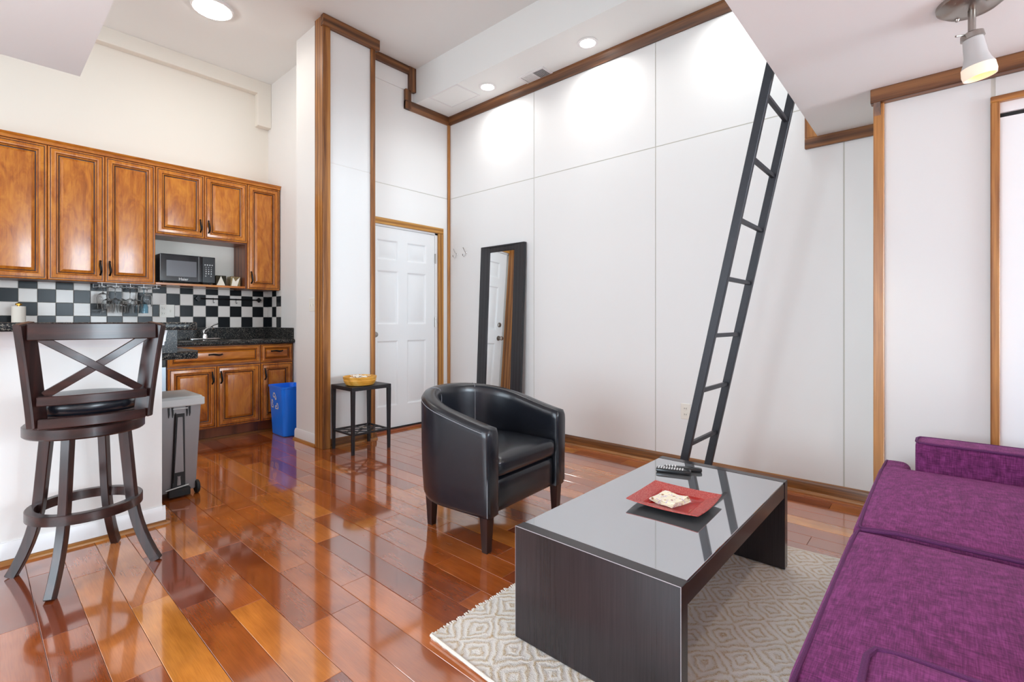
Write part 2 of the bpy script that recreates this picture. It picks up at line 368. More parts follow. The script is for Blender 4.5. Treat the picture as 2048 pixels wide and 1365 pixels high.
def tag(o, label=None, cat=None, group=None, kind=None):
    if label: o['label'] = label
    if cat: o['category'] = cat
    if group: o['group'] = group
    if kind: o['kind'] = kind
    return o
def empty(name, loc, rz=0, label=None, cat=None, group=None):
    o = bpy.data.objects.new(name, None); col.objects.link(o); o.location = loc; o.rotation_euler = (0, 0, rz)
    o.empty_display_size = .1
    return tag(o, label, cat, group)
def struct(mb, name, mats, label=None, parent=None):
    o = mb.build(name, mats, parent)
    if not parent: tag(o, label, 'structure' if False else None, None, 'structure')
    if not parent:
        o['category'] = 'structure'
        for k, c in (('wall', 'wall'), ('floor', 'floor'), ('ceil', 'ceiling'), ('base', 'baseboard'), ('trim', 'trim'), ('door', 'door'), ('window', 'window')):
            if name.startswith(k): o['category'] = c
        if not label: o['label'] = name.replace('_', ' ')
    return o
def copy_tree(o, parent=None):
    c = o.copy(); col.objects.link(c); c.parent = parent
    for ch in list(o.children):
        copy_tree(ch, c)
    return c

# ------------------------------------------------------------------ room shell
XR, YD, YK, ZC, ZL = 3.55, 4.11, 5.61, 3.70, 2.25
XL_, YB = -2.2, -5.7
# floor
fb = MB(); fb.box(XL_-.1, YB-.1, -.12, XR+.15, YK+.15, -.005, mat=0)
fb.box(XL_, YB, -.01, XR, .2, 0, mat=1); fb.box(XL_, .2, -.01, -.2, YK, 0, mat=1)
floor = struct(fb, 'floor', [M['floorgap'], M['floor']], 'glossy reddish brown hardwood plank floor')
PW = .1215; plank_mesh = {}
def plank(x, y0, y1, wd=PW):
    L = round(y1-y0, 3); k = (L, round(wd, 4))
    if k not in plank_mesh:
        mb = MB(); mb.box(-wd/2+.0006, -L/2+.0006, -.012, wd/2-.0006, L/2-.0006, 0, bev=.0011)
        o = mb.build('plank', M['floor']); plank_mesh[k] = o.data; o.parent = floor
    else:
        o = bpy.data.objects.new('plank', plank_mesh[k]); col.objects.link(o); o.parent = floor
    o.location = (x+wd/2, (y0+y1)/2, 0)
rp = random.Random(11)
for k in range(-24, 7):
    x = 2.716+PW*k; ymax = 5.08 if x+PW < 2.22 else YD+.0
    if 2.0 < x+PW*.5 < 2.5 and x+PW >= 2.22: ymax = 4.0
    if x+PW < .62: ymax = 3.18
    y = .2; first = True
    while y < ymax-.001:
        L = rp.choice([.45, .6, .75, .9, .9, 1.05, 1.2]); 
        if first: L = rp.choice([.3, .45, .6, .75, .9]); first = False
        y1 = min(y+L, ymax)
        if ymax-y1 < .15: y1 = ymax
        plank(x, y, y1, PW if x+PW < 3.55 else 3.55-x); y = y1

# walls (panelled walls have separate panels with recessed joints)
wr = struct(MB().box(XR+.004, YB, 0, XR+.15, YD+.1, ZC), 'wall_right', M['joint'], 'tall white panelled wall with thin grey joints on the right')
ys = [YD, 2.891, 1.673, .455, -.76]
for i in range(4):
    for z0, z1 in ((0, 2.444), (2.452, ZC)):
        MB().box(XR, ys[i+1]+.004, z0, XR+.004, ys[i]-(.004 if i else 0), z1).build('panel', M['wall'], wr)
MB().box(XR, YB, 0, XR+.004, -.764, ZC).build('panel', M['wall'], wr)
wd_ = struct(MB().box(2.47, YD+.06, 0, 2.52, YD+.15, ZC).box(2.52, YD+.06, 2.04, 3.385, YD+.15, ZC).box(3.385, YD+.06, 0, XR+.1, YD+.15, ZC).box(2.47, YD+.004, 2.1, XR, YD+.06, ZC).box(3.40, YD+.004, 0, XR, YD+.06, 2.1),
             'wall_entry', M['joint'], 'white panelled wall around the entry door')
MB().box(2.47, YD, 2.09, XR, YD+.004, 2.444).build('panel', M['wall'], wd_)
MB().box(3.44, YD, 0, XR, YD+.004, 2.09).build('panel', M['wall'], wd_)
MB().box(2.47, YD, 2.452, XR, YD+.004, ZC).build('panel', M['wall'], wd_)
MB().box(2.47, YD-.012, 3.455, 3.0, YD, ZC, bev=.003).build('panel', M['wall'], wd_)
# pillar at the end of the kitchen wall
pl = struct(MB().box(2.02, 3.954, 0, 2.47, 4.49, ZC), 'wall_pillar', M['wall2'], 'white square wall pillar between kitchen and entry door')
for z0, z1 in ((0, 2.456), (2.464, ZC)):
    MB().box(2.04, 3.95, z0, 2.468, 3.9542, z1).build('panel', M['wall'], pl)
struct(MB().box(2.21, 4.49, 0, 2.47, YK+.1, ZC), 'wall_kitchen_right', M['wall2'], 'narrow white side wall at the right end of the kitchen')
wk = struct(MB().box(XL_, YK, 0, 2.21, YK+.1, ZC), 'wall_kitchen', M['kwall'], 'cream kitchen wall above the cabinets')
struct(MB().box(XL_, 5.525, 3.56, 2.21, YK, ZC, bev=.004).box(2.07, 5.525, 3.215, 2.21, YK, 3.565, bev=.004), 'trim_1', M['kwall'], 'cream boxed duct along the top of the kitchen wall with a short drop')
# left wall with windows and back wall with windows (behind the camera)
def wall_with_windows(name, axis, pos, a0, a1, wins, label, mat):
    mb = MB(); th = .08
    def bx(u0, u1, z0, z1):
        if axis == 0: mb.box(pos-th, u0, z0, pos, u1, z1)
        else: mb.box(u0, pos-th, z0, u1, pos, z1)
    cur = a0
    cols = sorted(set((q[0], q[1]) for q in wins))
    for (u0, u1) in cols:
        bx(cur, u0, 0, ZC); zs = sorted((q[2], q[3]) for q in wins if (q[0], q[1]) == (u0, u1)); z = 0
        for z0, z1 in zs: bx(u0, u1, z, z0); z = z1
        bx(u0, u1, z, ZC); cur = u1
    bx(cur, a1, 0, ZC)
    return struct(mb, name, mat, label)
wl = [(0.2, 2.4, .4, 2.1), (.2, 2.4, 2.58, 3.58), (4.4-.6, 4.4+.6, 1.35, 3.25)]  # lower and loft windows added to carry fill light; kitchen one unseen
wall_with_windows('wall_left', 0, XL_, YB, YK+.1, wl, 'white left wall with unseen windows', M['wall2'])
wb = [(-1.4, .8, .4, 2.2), (1.1, 3.3, .4, 2.2), (-1.4, .8, 2.58, 3.58), (1.1, 3.3, 2.58, 3.58)]  # upper pair are loft windows added to carry fill light
wall_with_windows('wall_back', 1, YB, XL_, XR, wb, 'white wall with unseen windows behind the viewer', M['wall2'])
def window(n, axis, pos, u0, u1, z0, z1):
    e = empty('window_%d' % n, (0, 0, 0)); e['kind'] = 'structure'; e['label'] = 'unseen white framed window number %d' % n; e['category'] = 'window'
    def bx(mb, a, b, c, d, t0, t1):
        if axis == 0: mb.box(pos+t0, a, c, pos+t1, b, d)
        else: mb.box(a, pos+t0, c, b, pos+t1, d)
    f = MB()
    for a, b, c, d in ((u0-.06, u0+.03, z0-.06, z1+.06), (u1-.03, u1+.06, z0-.06, z1+.06), (u0, u1, z0-.06, z0+.03), (u0, u1, z1-.03, z1+.06)): bx(f, a, b, c, d, -.02, .02)
    f.build('frame', M['trimw'], e)
    um = (u0+u1)/2; zm = (z0+z1)/2
    g = MB(); bx(g, um-.02, um+.02, z0, z1, -.015, .01); g.build('mullion', M['trimw'], e)
    g = MB(); bx(g, u0, u1, zm-.02, zm+.02, -.015, .01); g.build('mullion', M['trimw'], e)
n = 1
for q in wl: window(n, 0, XL_, *q); n += 1
for q in wb: window(n, 1, YB, *q); n += 1

# ceilings
struct(MB().box(XL_, YB, ZC, XR+.15, YK+.15, ZC+.1), 'ceiling', M['ceil'], 'high white ceiling')
so = struct(MB().box(3.07, YB, 3.345, XR, YD, ZC), 'ceiling_soffit', M['ceil'], 'long white soffit along the right wall holding the downlights')
struct(MB().box(XL_, YB, ZL, XR, .59, ZL+.22).box(XL_, .59, ZL, .346, 3.05, ZL+.22), 'ceiling_loft', M['ceil'], 'flat underside of the sleeping loft')
# closet bump-out
cw = struct(MB().box(3.054, -.159, 0, XR, .25, ZL).box(3.054, -3.2, 0, XR, -1.9, ZL).box(3.054, -1.9, 2.09, XR, -.159, ZL), 'wall_closet', M['joint'], 'white closet wall behind the sofa')
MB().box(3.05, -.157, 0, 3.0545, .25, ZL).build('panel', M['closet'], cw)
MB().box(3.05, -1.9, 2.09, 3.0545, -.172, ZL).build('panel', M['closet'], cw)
d2 = empty('door_2', (3.06, -1.0, 0)); tag(d2, 'white sliding closet door in an oak frame', 'door', kind='structure')
MB().box(0, -.9, 0, .03, .84, 2.0).build('door_panel', M['doorw'], d2)
MB().box(.012, -.9, 2.0, .03, .84, 2.02).build('track', M['blackmat'], d2)
MB().box(-.002, -.9, 2.02, .03, .84, 2.09).build('head_jamb', M['trimw'], d2)
mb = MB(); mb.box(-.03, .815, 0, .0, .845, 2.0645, bev=.003); mb.build('side_casing', M['oak_z'], d2)
MB().box(-.03, -.9, 2.065, 0, .8452, 2.092, bev=.003).build('head_casing', M['oak_y'], d2)

# oak trims
def trim(n, mat, boxes, label, bev=.003):
    mb = MB()
    for b in boxes: mb.box(*b, bev=bev)
    return struct(mb, 'trim_%d' % n, M[mat], label)
def crown(n, mat, axis, a, b, pos, z0, z1, sgn, label, dep=.035):
    # profile slightly sloped; pos = wall plane, sgn = room side
    mb = MB(); d = dep
    prof = [(0, z0), (d*.35, z0), (d*.45, z0+.01), (d*.8, z1-.015), (d, z1-.01), (d, z1), (0, z1)]
    if axis == 1: mb.prism([(pos+sgn*p, z) for p, z in prof], 1, a, b)
    else: mb.prism([(pos+sgn*p, z) for p, z in prof], 0, a, b)
    return struct(mb, 'trim_%d' % n, M[mat], label)
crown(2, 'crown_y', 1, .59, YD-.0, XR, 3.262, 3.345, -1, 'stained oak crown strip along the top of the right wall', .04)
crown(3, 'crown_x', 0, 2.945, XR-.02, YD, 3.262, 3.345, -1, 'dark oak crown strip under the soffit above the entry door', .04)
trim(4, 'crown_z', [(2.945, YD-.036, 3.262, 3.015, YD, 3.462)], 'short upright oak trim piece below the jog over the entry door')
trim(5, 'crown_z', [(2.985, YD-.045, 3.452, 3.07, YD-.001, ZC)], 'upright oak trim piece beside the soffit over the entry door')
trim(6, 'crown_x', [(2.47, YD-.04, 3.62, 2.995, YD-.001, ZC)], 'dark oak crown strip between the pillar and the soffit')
trim(7, 'oak_z', [(1.992, 3.925, 0, 2.06, 4.075, ZC)], 'thick oak corner post on the left edge of the pillar')
trim(8, 'oak_z', [(2.458, 3.93, 0, 2.502, 4.105, 3.605)], 'thin oak corner trim on the right edge of the pillar')
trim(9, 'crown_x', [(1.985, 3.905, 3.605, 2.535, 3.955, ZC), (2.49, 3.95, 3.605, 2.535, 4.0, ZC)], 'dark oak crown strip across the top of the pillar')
trim(10, 'oak_z', [(XR-.028, YD-.026, 0, XR, YD, 3.265)], 'thin oak strip in the corner beside the entry door')
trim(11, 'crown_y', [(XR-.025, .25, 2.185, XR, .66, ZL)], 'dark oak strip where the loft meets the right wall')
trim(12, 'oak_z', [(XR-.022, .575, ZL, XR, .66, 2.62)], 'upright oak strip beside the loft edge on the right wall')
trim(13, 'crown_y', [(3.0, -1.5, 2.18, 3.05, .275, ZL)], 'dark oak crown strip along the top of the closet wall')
trim(14, 'oak_z', [(3.022, .222, 0, 3.065, .265, 2.18)], 'oak corner trim on the edge of the closet wall')
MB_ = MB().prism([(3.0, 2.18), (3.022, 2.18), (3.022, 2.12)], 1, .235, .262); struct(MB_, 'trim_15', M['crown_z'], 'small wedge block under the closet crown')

def baseboard(name, mat, shoe, axis, a, b, pos, sgn, h, label, t_=.014):
    o = empty(name, (0, 0, 0)); tag(o, label, 'baseboard', kind='structure')
    prof = [(0, .0), (t_, 0), (t_, h*.78), (t_*.6, h*.93), (t_*.4, h), (0, h)]
    if axis == 1: MB().prism([(pos+sgn*p, z) for p, z in prof], 1, a, b).build('board', M[mat], o)
    else: MB().prism([(pos+sgn*p, z) for p, z in prof], 0, a, b).build('board', M[mat], o)
    s_ = .019; q = [(t_, 0), (t_+s_, 0)]+[(t_+s_*math.cos(R(k)), s_*math.sin(R(k))) for k in (20, 40, 60, 80)]+[(t_, s_)]
    if axis == 1: MB().prism([(pos+sgn*p, z) for p, z in q], 1, a, b).build('shoe_moulding', M[shoe], o)
    else: MB().prism([(pos+sgn*p, z) for p, z in q], 0, a, b).build('shoe_moulding', M[shoe], o)
baseboard('baseboard_right', 'base_oak', 'base_oak', 1, .27, YD-.03, XR, -1, .082, 'wavy grained oak baseboard along the right wall')
baseboard('baseboard_pillar_front', 'base_oakx', 'base_oakx', 0, 2.062, 2.52, 3.95, -1, .075, 'reddish oak baseboard on the front of the pillar')
baseboard('baseboard_pillar_side', 'trimw', 'base_oak', 1, 4.077, 4.50, 2.02, -1, .1, 'white baseboard on the left side of the pillar')

# entry door
d1 = empty('door_1', (2.52, 4.115, 0)); tag(d1, 'white six panel entry door with oak casing', 'door', kind='structure')
# slab built as a grid with recessed raised panels; local x 0..0.825, front at y = 0
def panel_rings(mb, x0, z0, x1, z1, prof, y=0, mats=None):
    """nested rectangles from (inset, depth[, mat]) toward the centre, last one filled; front faces -y, depth>0 = further back"""
    bm = mb.bm; prev = None
    for i, p in enumerate(prof):
        ins, dep = p[0], p[1]; mt = p[2] if len(p) > 2 else 0
        c = [bm.verts.new(q) for q in ((x0+ins, y+dep, z0+ins), (x1-ins, y+dep, z0+ins), (x1-ins, y+dep, z1-ins), (x0+ins, y+dep, z1-ins))]
        if prev:
            for k in range(4):
                f = bm.faces.new((prev[k], prev[(k+1) % 4], c[(k+1) % 4], c[k])); f.material_index = mt
        prev = c
    f = bm.faces.new(prev); f.material_index = 0
W, Hh = .83, 2.022
ds = MB(); xs = [0, .115, .36, .47, .715, W]; zs = [.015, .245, .90, 1.06, 1.595, 1.70, 1.90, Hh]
for i in range(5):
    for j in range(7):
        x0, x1, z0, z1 = xs[i], xs[i+1], zs[j], zs[j+1]
        if i in (1, 3) and j in (1, 3, 5):
            panel_rings(ds, x0, z0, x1, z1, [(0, 0), (.006, .002), (.014, .009), (.02, .011), (.026, .011), (.048, .003)])
        else: ds.quad([(x0, 0, z0), (x1, 0, z0), (x1, 0, z1), (x0, 0, z1)])
ds.box(0, .012, .015, W, .04, Hh)
ds.build('door_slab', M['doorw'], d1, 20)
MB().box(.833, -.002, 0, .868, .045, 2.045).box(-.05, -.002, 2.027, .868, .045, 2.052).build('jamb', M['trimw'], d1)
MB().box(.866, -.024, 0, .938, -.0045, 2.045, bev=.003).build('side_casing', M['door_oak_z'], d1)
MB().box(-.03, -.024, 2.046, .938, -.0045, 2.108, bev=.003).build('head_casing', M['door_oak_x'], d1)
MB().box(-.02, -.05, 0, .87, .03, .018, bev=.002).build('threshold', M['thresh_oak'], d1)
MB().box(-.02, -.01, .018, .84, -.001, .032).build('door_sweep', M['thresh'], d1)
for z in (.25, 1.03, 1.72):
    h = MB().box(.828, -.008, z, .842, .0, z+.1); h.tube([(.835, -.008, z-.003), (.835, -.008, z+.103)], .006, 8); h.build('hinge', M['nickel'], d1)
kb = MB(); KM = Matrix.Translation((.065, 0, .965)) @ Matrix.Rotation(R(90), 4, 'X')
kb.lathe([(0, 0), (.03, 0), (.03, .006), (.014, .01), (.012, .03), (.022, .04), (.028, .052), (.024, .064), (0, .068)], 20, mat=0, M4=KM); kb.build('knob', M['nickel'], d1)
kb = MB(); kb.lathe([(0, 0), (.03, 0), (.028, .01), (.012, .014), (0, .014)], 20, M4=Matrix.Translation((.065, 0, 1.13)) @ Matrix.Rotation(R(90), 4, 'X'))
kb.box(.06, -.03, 1.122, .07, -.012, 1.138); kb.build('deadbolt', M['nickel'], d1)

# ------------------------------------------------------------------ ceiling fixtures
def downlight(x, y, label):
    e = empty('downlight', (x, y, 3.345), 0, label, 'light', 'recessed downlights in the soffit')
    MB().lathe([(.062, -.001), (.086, -.001), (.086, .0), (.062, .012)], 32, c=(0, 0, -.004)).build('trim_ring', M['trimw'], e)
    MB().lathe([(0, 0), (.064, 0), (.064, -.001), (0, -.003)], 32, c=(0, 0, -.002)).build('lens', M['emit_w'], e)
    area('downlight_beam', (x, y, 3.33), (0, 0, 0), .12, .12, 2.6, (1, .98, .95), 'DISK', 150)
downlight(3.31, 3.27, 'round recessed downlight in the soffit, left of the air vent')
downlight(3.327, 2.15, 'round recessed downlight in the soffit, right of the air vent')
downlight(3.32, 1.03, 'round recessed downlight in the soffit, hidden nearest the loft')
e = empty('ceiling_light', (1.34, 4.53, ZC), 0, 'round glowing flush light on the high kitchen ceiling', 'light')
MB().lathe([(.14, 0), (.155, 0), (.155, -.018), (.14, -.022)], 40).build('rim', M['trimw'], e)
MB().lathe([(.142, -.004), (.142, -.02), (.12, -.034), (.07, -.042), (0, -.045)], 40).build('diffuser', M['emit_w'], e)
area('ceiling_lamp', (1.34, 4.53, 3.63), (0, 0, 0), .26, .26, 3, (1, .93, .82), 'DISK')

av = empty('air_vent', (3.455, 2.79, 3.345), 0, 'white two bank air vent grille in the soffit', 'vent')
mb = MB(); mb.box(-.09, -.15, -.006, .09, -.125, 0).box(-.09, .125, -.006, .09, .15, 0).box(-.09, -.125, -.006, -.068, .125, 0).box(.06, -.125, -.006, .09, .125, 0).box(-.068, -.012, -.006, .06, .004, 0)
mb.build('frame', M['trimw'], av)
MB().box(-.068, -.125, -.0022, .06, .125, -.0012).build('backing', M['slot'], av)
for k in range(9):
    x = -.062+k*.0145
    MB().box(x-.0015, -.12, -.0052, x+.0015, -.014, -.0038).build('slat', M['trimw'], av)
    MB().box(x-.0056, .006, -.0052, x+.0056, .12, -.0038).build('slat', M['trimw'], av)
ap = empty('access_panel', (3.225, 3.655, 3.345), 0, 'white square access hatch in the soffit corner', 'hatch')
mb = MB()
for a in ((-.155, -.21, .155, -.195), (-.155, .195, .155, .21), (-.155, -.195, -.14, .195), (.14, -.195, .155, .195)): mb.box(a[0], a[1], -.005, a[2], a[3], 0, bev=.001)
mb.build('frame', M['trimw'], ap); MB().box(-.137, -.192, -.004, .137, .192, -.0005, bev=.001).build('hatch_door', M['ceil'], ap)

sl = empty('spot_light', (2.41, -.075, ZL), 0, 'brushed nickel ceiling spot lamp with a frosted glass shade under the loft', 'light')
mb = MB(); mb.lathe([(0, 0), (.10, 0), (.098, -.012), (.075, -.03), (.03, -.036), (0, -.036)], 40); mb.build('canopy', M['nickel'], sl)
for a in (40, 220): MB().lathe([(0, 0), (.008, 0), (.008, -.008), (.004, -.014), (0, -.014)], 12, c=(.06*math.cos(R(a)), .06*math.sin(R(a)), -.026)).build('canopy_nut', M['nickel'], sl)
MB().tube([(0, 0, -.03), (0, 0, -.125)], .011, 12).build('stem', M['nickel'], sl)
TM = Matrix.Translation((0, 0, -.12)) @ Matrix.Rotation(R(-8), 4, 'X') @ Matrix.Rotation(R(-6), 4, 'Y')
MB().lathe([(0, .006), (.02, .006), (.032, 0), (.034, -.018), (.028, -.02)], 24, M4=TM).build('socket_cap', M['nickel'], sl)
MB().tube([TM @ Vector((.0, .0, 0)), TM @ Vector((-.05, .045, -.003))], .0035, 8).build('pull_bar', M['nickel'], sl)
MB().lathe([(.028, -.016), (.031, -.05), (.033, -.08), (.038, -.1), (.047, -.12), (.049, -.145), (.046, -.16), (.043, -.16), (.045, -.14), (.04, -.118), (.03, -.08), (.026, -.016)], 28, M4=TM, mats=[0, 0, 0, 0, 1, 1, 1, 1, 1, 0, 0, 0]).build('shade', [M['emit_s'], M['emit_r']], sl)
MB().lathe([(0, -.1), (.022, -.11), (.03, -.13), (.028, -.146), (0, -.152)], 20, M4=TM).build('bulb', M['emit_b'], sl)
pl_ = bpy.data.lights.new('spot_lamp', 'SPOT'); pl_.energy = 9; pl_.color = (1, .88, .72); pl_.shadow_soft_size = .03; pl_.spot_size = R(120); pl_.spot_blend = .8
po = bpy.data.objects.new('spot_lamp', pl_); col.objects.link(po); po.location = (2.39, -.03, 2.25-.295); po.rotation_euler = (R(20), R(8), 0)

# ------------------------------------------------------------------ kitchen
DOOR = [(0, .006, 1), (0, -.010), (.003, -.016), (.008, -.019), (.013, -.0185), (.015, -.0165, 1), (.018, -.0165, 1), (.021, -.019), (.040, -.0235), (.047, -.022), (.050, -.014), (.053, -.012, 1), (.058, -.0135), (.062, -.009), (.066, -.006, 1), (.070, -.005, 1), (.090, -.0175), (.093, -.018)]
def cab_door(parent, name, x0, z0, x1, z1, y, grain='z', prof=DOOR, sc_=1.0):
    mb = MB(); pr = [(a*sc_ if len(p) == 2 else a*sc_, b)+((p[2],) if len(p) > 2 else ()) for p in prof for a, b in [(p[0], p[1])]]
    panel_rings(mb, x0+.0015, z0+.0015, x1-.0015, z1-.0015, pr, y)
    return mb.build(name, [M['cab_'+grain], M['glaze']], parent, 22)
def pull(parent, x, y, z, vert=True, L=.115):
    pts = []; rs = []
    for i in range(13):
        s_ = i/12; u = (s_-.5)*L; d = .026*min(1, 1.25*math.sin(math.pi*s_)**.6) if 0 < s_ < 1 else 0
        wob = .0035*math.sin(2*math.pi*s_)
        pts.append((x+(wob if vert else u), y-d, z+(u if vert else wob))); rs.append(.005+.004*math.sin(math.pi*s_)+(.004 if i in (0, 12) else 0))
    return MB().tube(pts, rs, 8).build('handle', M['iron'], parent)
YU = 5.30
def upper(name, x0, x1, doors, label, z0=1.42, z1=2.505, niche=False):
    e = empty('wall_cabinet', (0, 0, 0), 0, label, 'cabinet', 'upper kitchen cabinets'); e.location = ((x0+x1)/2, 5.45, z0)
    e0 = e.location.copy()
    def B(mb, nm, mats): 
        o = mb.build(nm, mats, e); o.location = (-e0.x, -e0.y, -e0.z); return o
    if niche:
        B(MB().box(x0+.0005, YU, 1.872, x1-.0005, YK-.002, z1), 'body', M['cabin'])
        B(MB().box(x1-.02, YU, 1.42, x1-.0005, YK-.002, 1.872), 'side_panel', M['cabin'])
        B(MB().box(x0+.0005, YU-.01, 1.425, x1-.0205, YK-.002, 1.445, bev=.002), 'shelf', M['cab_x'])
    else: B(MB().box(x0+.0005, YU, z0, x1-.0005, YK-.002, z1), 'body', M['cabin'])
    for d in doors:
        dx0, dx1, dz0, dz1, hx, hz = d; o = cab_door(e, 'door', dx0-e0.x, dz0-e0.z, dx1-e0.x, dz1-e0.z, YU-e0.y)
        if hx is not None: pull(o, hx-e0.x, YU-.018-e0.y, hz-e0.z)
    return e
upper('a', -.296, .407, [(-.296, .055, 1.42, 2.487, None, 0), (.055, .407, 1.42, 2.487, None, 0)], 'leftmost tall maple wall cabinet, cut by the left edge of the photo')
upper('b', .407, 1.11, [(.407, .758, 1.42, 2.487, .728, 1.54), (.758, 1.11, 1.42, 2.487, .79, 1.54)], 'tall double door maple wall cabinet above the hanging wine glasses')
upper('c', 1.11, 1.88, [(1.11, 1.497, 1.885, 2.487, 1.46, 2.0), (1.497, 1.88, 1.885, 2.487, 1.53, 2.0)], 'short double door maple wall cabinet with the open microwave niche', niche=True)
upper('d', 1.88, 2.2, [(1.88, 2.2, 1.42, 2.487, 1.915, 1.54)], 'narrow single door maple wall cabinet at the right end of the row')
mb = MB(); mb.prism([(YK-.005, 2.506), (YU-.02, 2.506), (YU-.02, 2.512), (YU-.03, 2.52), (YU-.034, 2.53), (YK-.005, 2.53)], 0, -.31, 2.207)
mb.prism([(YU-.001, 2.489), (YU-.022, 2.489), (YU-.022, 2.505), (YU-.001, 2.505)], 0, -.3, 2.202)
tag(mb.build('cabinet_moulding', M['cab_x']), 'narrow maple top moulding running along all wall cabinets', 'moulding')

YF = 4.985
def base_cab(x0, x1, fronts, label):
    e = empty('base_cabinet', ((x0+x1)/2, 5.3, 0), 0, label, 'cabinet', 'lower kitchen cabinets'); e0 = e.location.copy()
    o = MB().box(x0+.0005, YF+.001, .11, x1-.0005, YK-.002, .868).build('body', M['cabin'], e); o.location = -e0
    o = MB().box(x0+.0005, YF+.06, 0, x1-.0005, YF+.08, .11).build('toe_kick', M['cabin'], e); o.location = -e0
    o = MB().box(x0+.0005, YF+.045, 0, x1-.0005, YF+.06, .018).build('toe_moulding', M['base_oakx'], e); o.location = -e0
    for nm, a, b, z0, z1, hx, hz, vert in fronts:
        o = cab_door(e, nm, a-e0.x, z0, b-e0.x, z1, YF-e0.y, 'z' if nm == 'door' else 'x', sc_=1.0 if nm == 'door' else .62)
        if hx is not None: pull(o, hx-e0.x, YF-.018-e0.y, hz, vert, .105)
base_cab(1.127, 1.888, [('drawer', 1.13, 1.886, .688, .864, 1.495, .787, False), ('door', 1.13, 1.505, .118, .68, 1.468, .575, True), ('door', 1.507, 1.886, .118, .68, 1.54, .575, True)], 'maple base cabinet under the sink with two doors')
base_cab(1.889, 2.2, [('drawer', 1.891, 2.198, .688, .864, 2.04, .797, False), ('door', 1.891, 2.198, .118, .68, 1.926, .575, True)], 'narrow maple base cabinet behind the blue recycling bin')
dw = empty('dishwasher', (.825, 5.0, 0), 0, 'stainless dishwasher with black control strip behind the bar end', 'appliance')
MB().box(-.298, .0, .1, .298, .58, .866).build('body', M['blackp'], dw); MB().box(-.295, -.025, .12, .295, -.001, .70, bev=.003).build('door', M['steel'], dw)
MB().box(-.295, -.022, .705, .295, -.001, .862, bev=.003).build('control_panel', M['blackp'], dw); MB().box(-.29, .05, 0, .29, .07, .1).build('toe_kick', M['blackmat'], dw)
e = empty('base_cabinet', (.1, 5.3, 0), 0, 'maple base cabinet hidden behind the bar, left of the dishwasher', 'cabinet', 'lower kitchen cabinets')
MB().box(-.4, -.31, .11, .42, .3, .868).build('body', M['cabin'], e); MB().box(-.4, -.25, 0, .42, -.23, .11).build('toe_kick', M['cabin'], e)
cab_door(e, 'door', -.4, .118, .01, .864, -.315); cab_door(e, 'door', .01, .118, .42, .864, -.315)

def nose(z0, z1, y, d=.02, n=6, sg=-1):
    zc = (z0+z1)/2; h = (z1-z0)/2
    return [(y+sg*(d*math.cos(R(a))-d), zc+h*math.sin(R(a))) for a in range(-90, 91, 180//n)]
mb = MB(); pr = [(YK-.002, .872)]+[(y+.0, z) for y, z in nose(.872, .912, 4.938)][0:]+[(YK-.002, .912)]
mb.prism(pr, 0, -.3, 2.207)
ct = empty('countertop', (0, 0, 0), 0, 'speckled black granite worktop along the kitchen wall', 'countertop'); mb.build('slab', M['granite'], ct)
MB().box(-.3, YK-.022, .912, 1.72, YK-.002, 1.026, bev=.001).build('backsplash', M['granite'], ct)
MB().box(1.7205, YK-.022, .912, 2.186, YK-.002, 1.026, bev=.001).build('backsplash', M['granite'], ct)
MB().box(2.187, 4.965, .912, 2.207, YK-.002, 1.026, bev=.001).build('side_splash', M['granite'], ct)
# tiles: children of the kitchen wall
TS = .1115; tm = {}
def tile(par, u0, u1, z0, z1, side, blk):
    if u1-u0 < .012 or z1-z0 < .008: return
    g = .0015; k = (round(u1-u0, 3), round(z1-z0, 3), side, blk)
    if k not in tm:
        mb = MB(); hw, hh = (u1-u0)/2-g, (z1-z0)/2-g
        if side: mb.box(-.006, -hw, -hh, 0, hw, hh, bev=.0018)
        else: mb.box(-hw, -.006, -hh, hw, 0, hh, bev=.0018)
        o = mb.build('tile', M['tile_b' if blk else 'tile_w'], par); tm[k] = o.data
    else:
        o = bpy.data.objects.new('tile', tm[k]); col.objects.link(o); o.parent = par
    o.rotation_euler = (R(random.uniform(-.5, .5)), 0, R(random.uniform(-.5, .5)))
    o.location = (2.2088, (u0+u1)/2, (z0+z1)/2) if side else ((u0+u1)/2, YK-.0012, (z0+z1)/2)
tb = struct(MB().box(-.35, YK-.0012, 1.02, 2.21, YK, 1.424).box(2.2088, 5.275, 1.02, 2.21, YK, 1.424), 'wall_backsplash', M['grout'], 'black and white chequered tile backsplash')
rows = [(1.027, 1.138), (1.138, 1.25), (1.25, 1.361), (1.361, 1.423)]
for c in range(-6, 18):
    for r_, (z0, z1) in enumerate(rows):
        x0 = .26+TS*c; x1 = min(x0+TS, 2.206)
        if x0 > 2.2 or x1 < -.34: continue
        blk = (c+r_) % 2 == 1
        if r_ == 1 and x1 > 1.205 and x0 < 1.33:   # tiles cut around the outlet plate
            if x0 < 1.205: tile(tb, x0, 1.205, z0, z1, 0, blk)
            if x1 > 1.33: tile(tb, 1.33, x1, z0, z1, 0, blk)
            continue
        tile(tb, x0, x1, z0, z1, 0, blk)
for c in range(3):
    for r_, (z0, z1) in enumerate(rows):
        y1 = 5.603-c*.1095; tile(tb, y1-.1095, y1, z0, z1, 1, (c+r_) % 2 == 0 if True else 0)

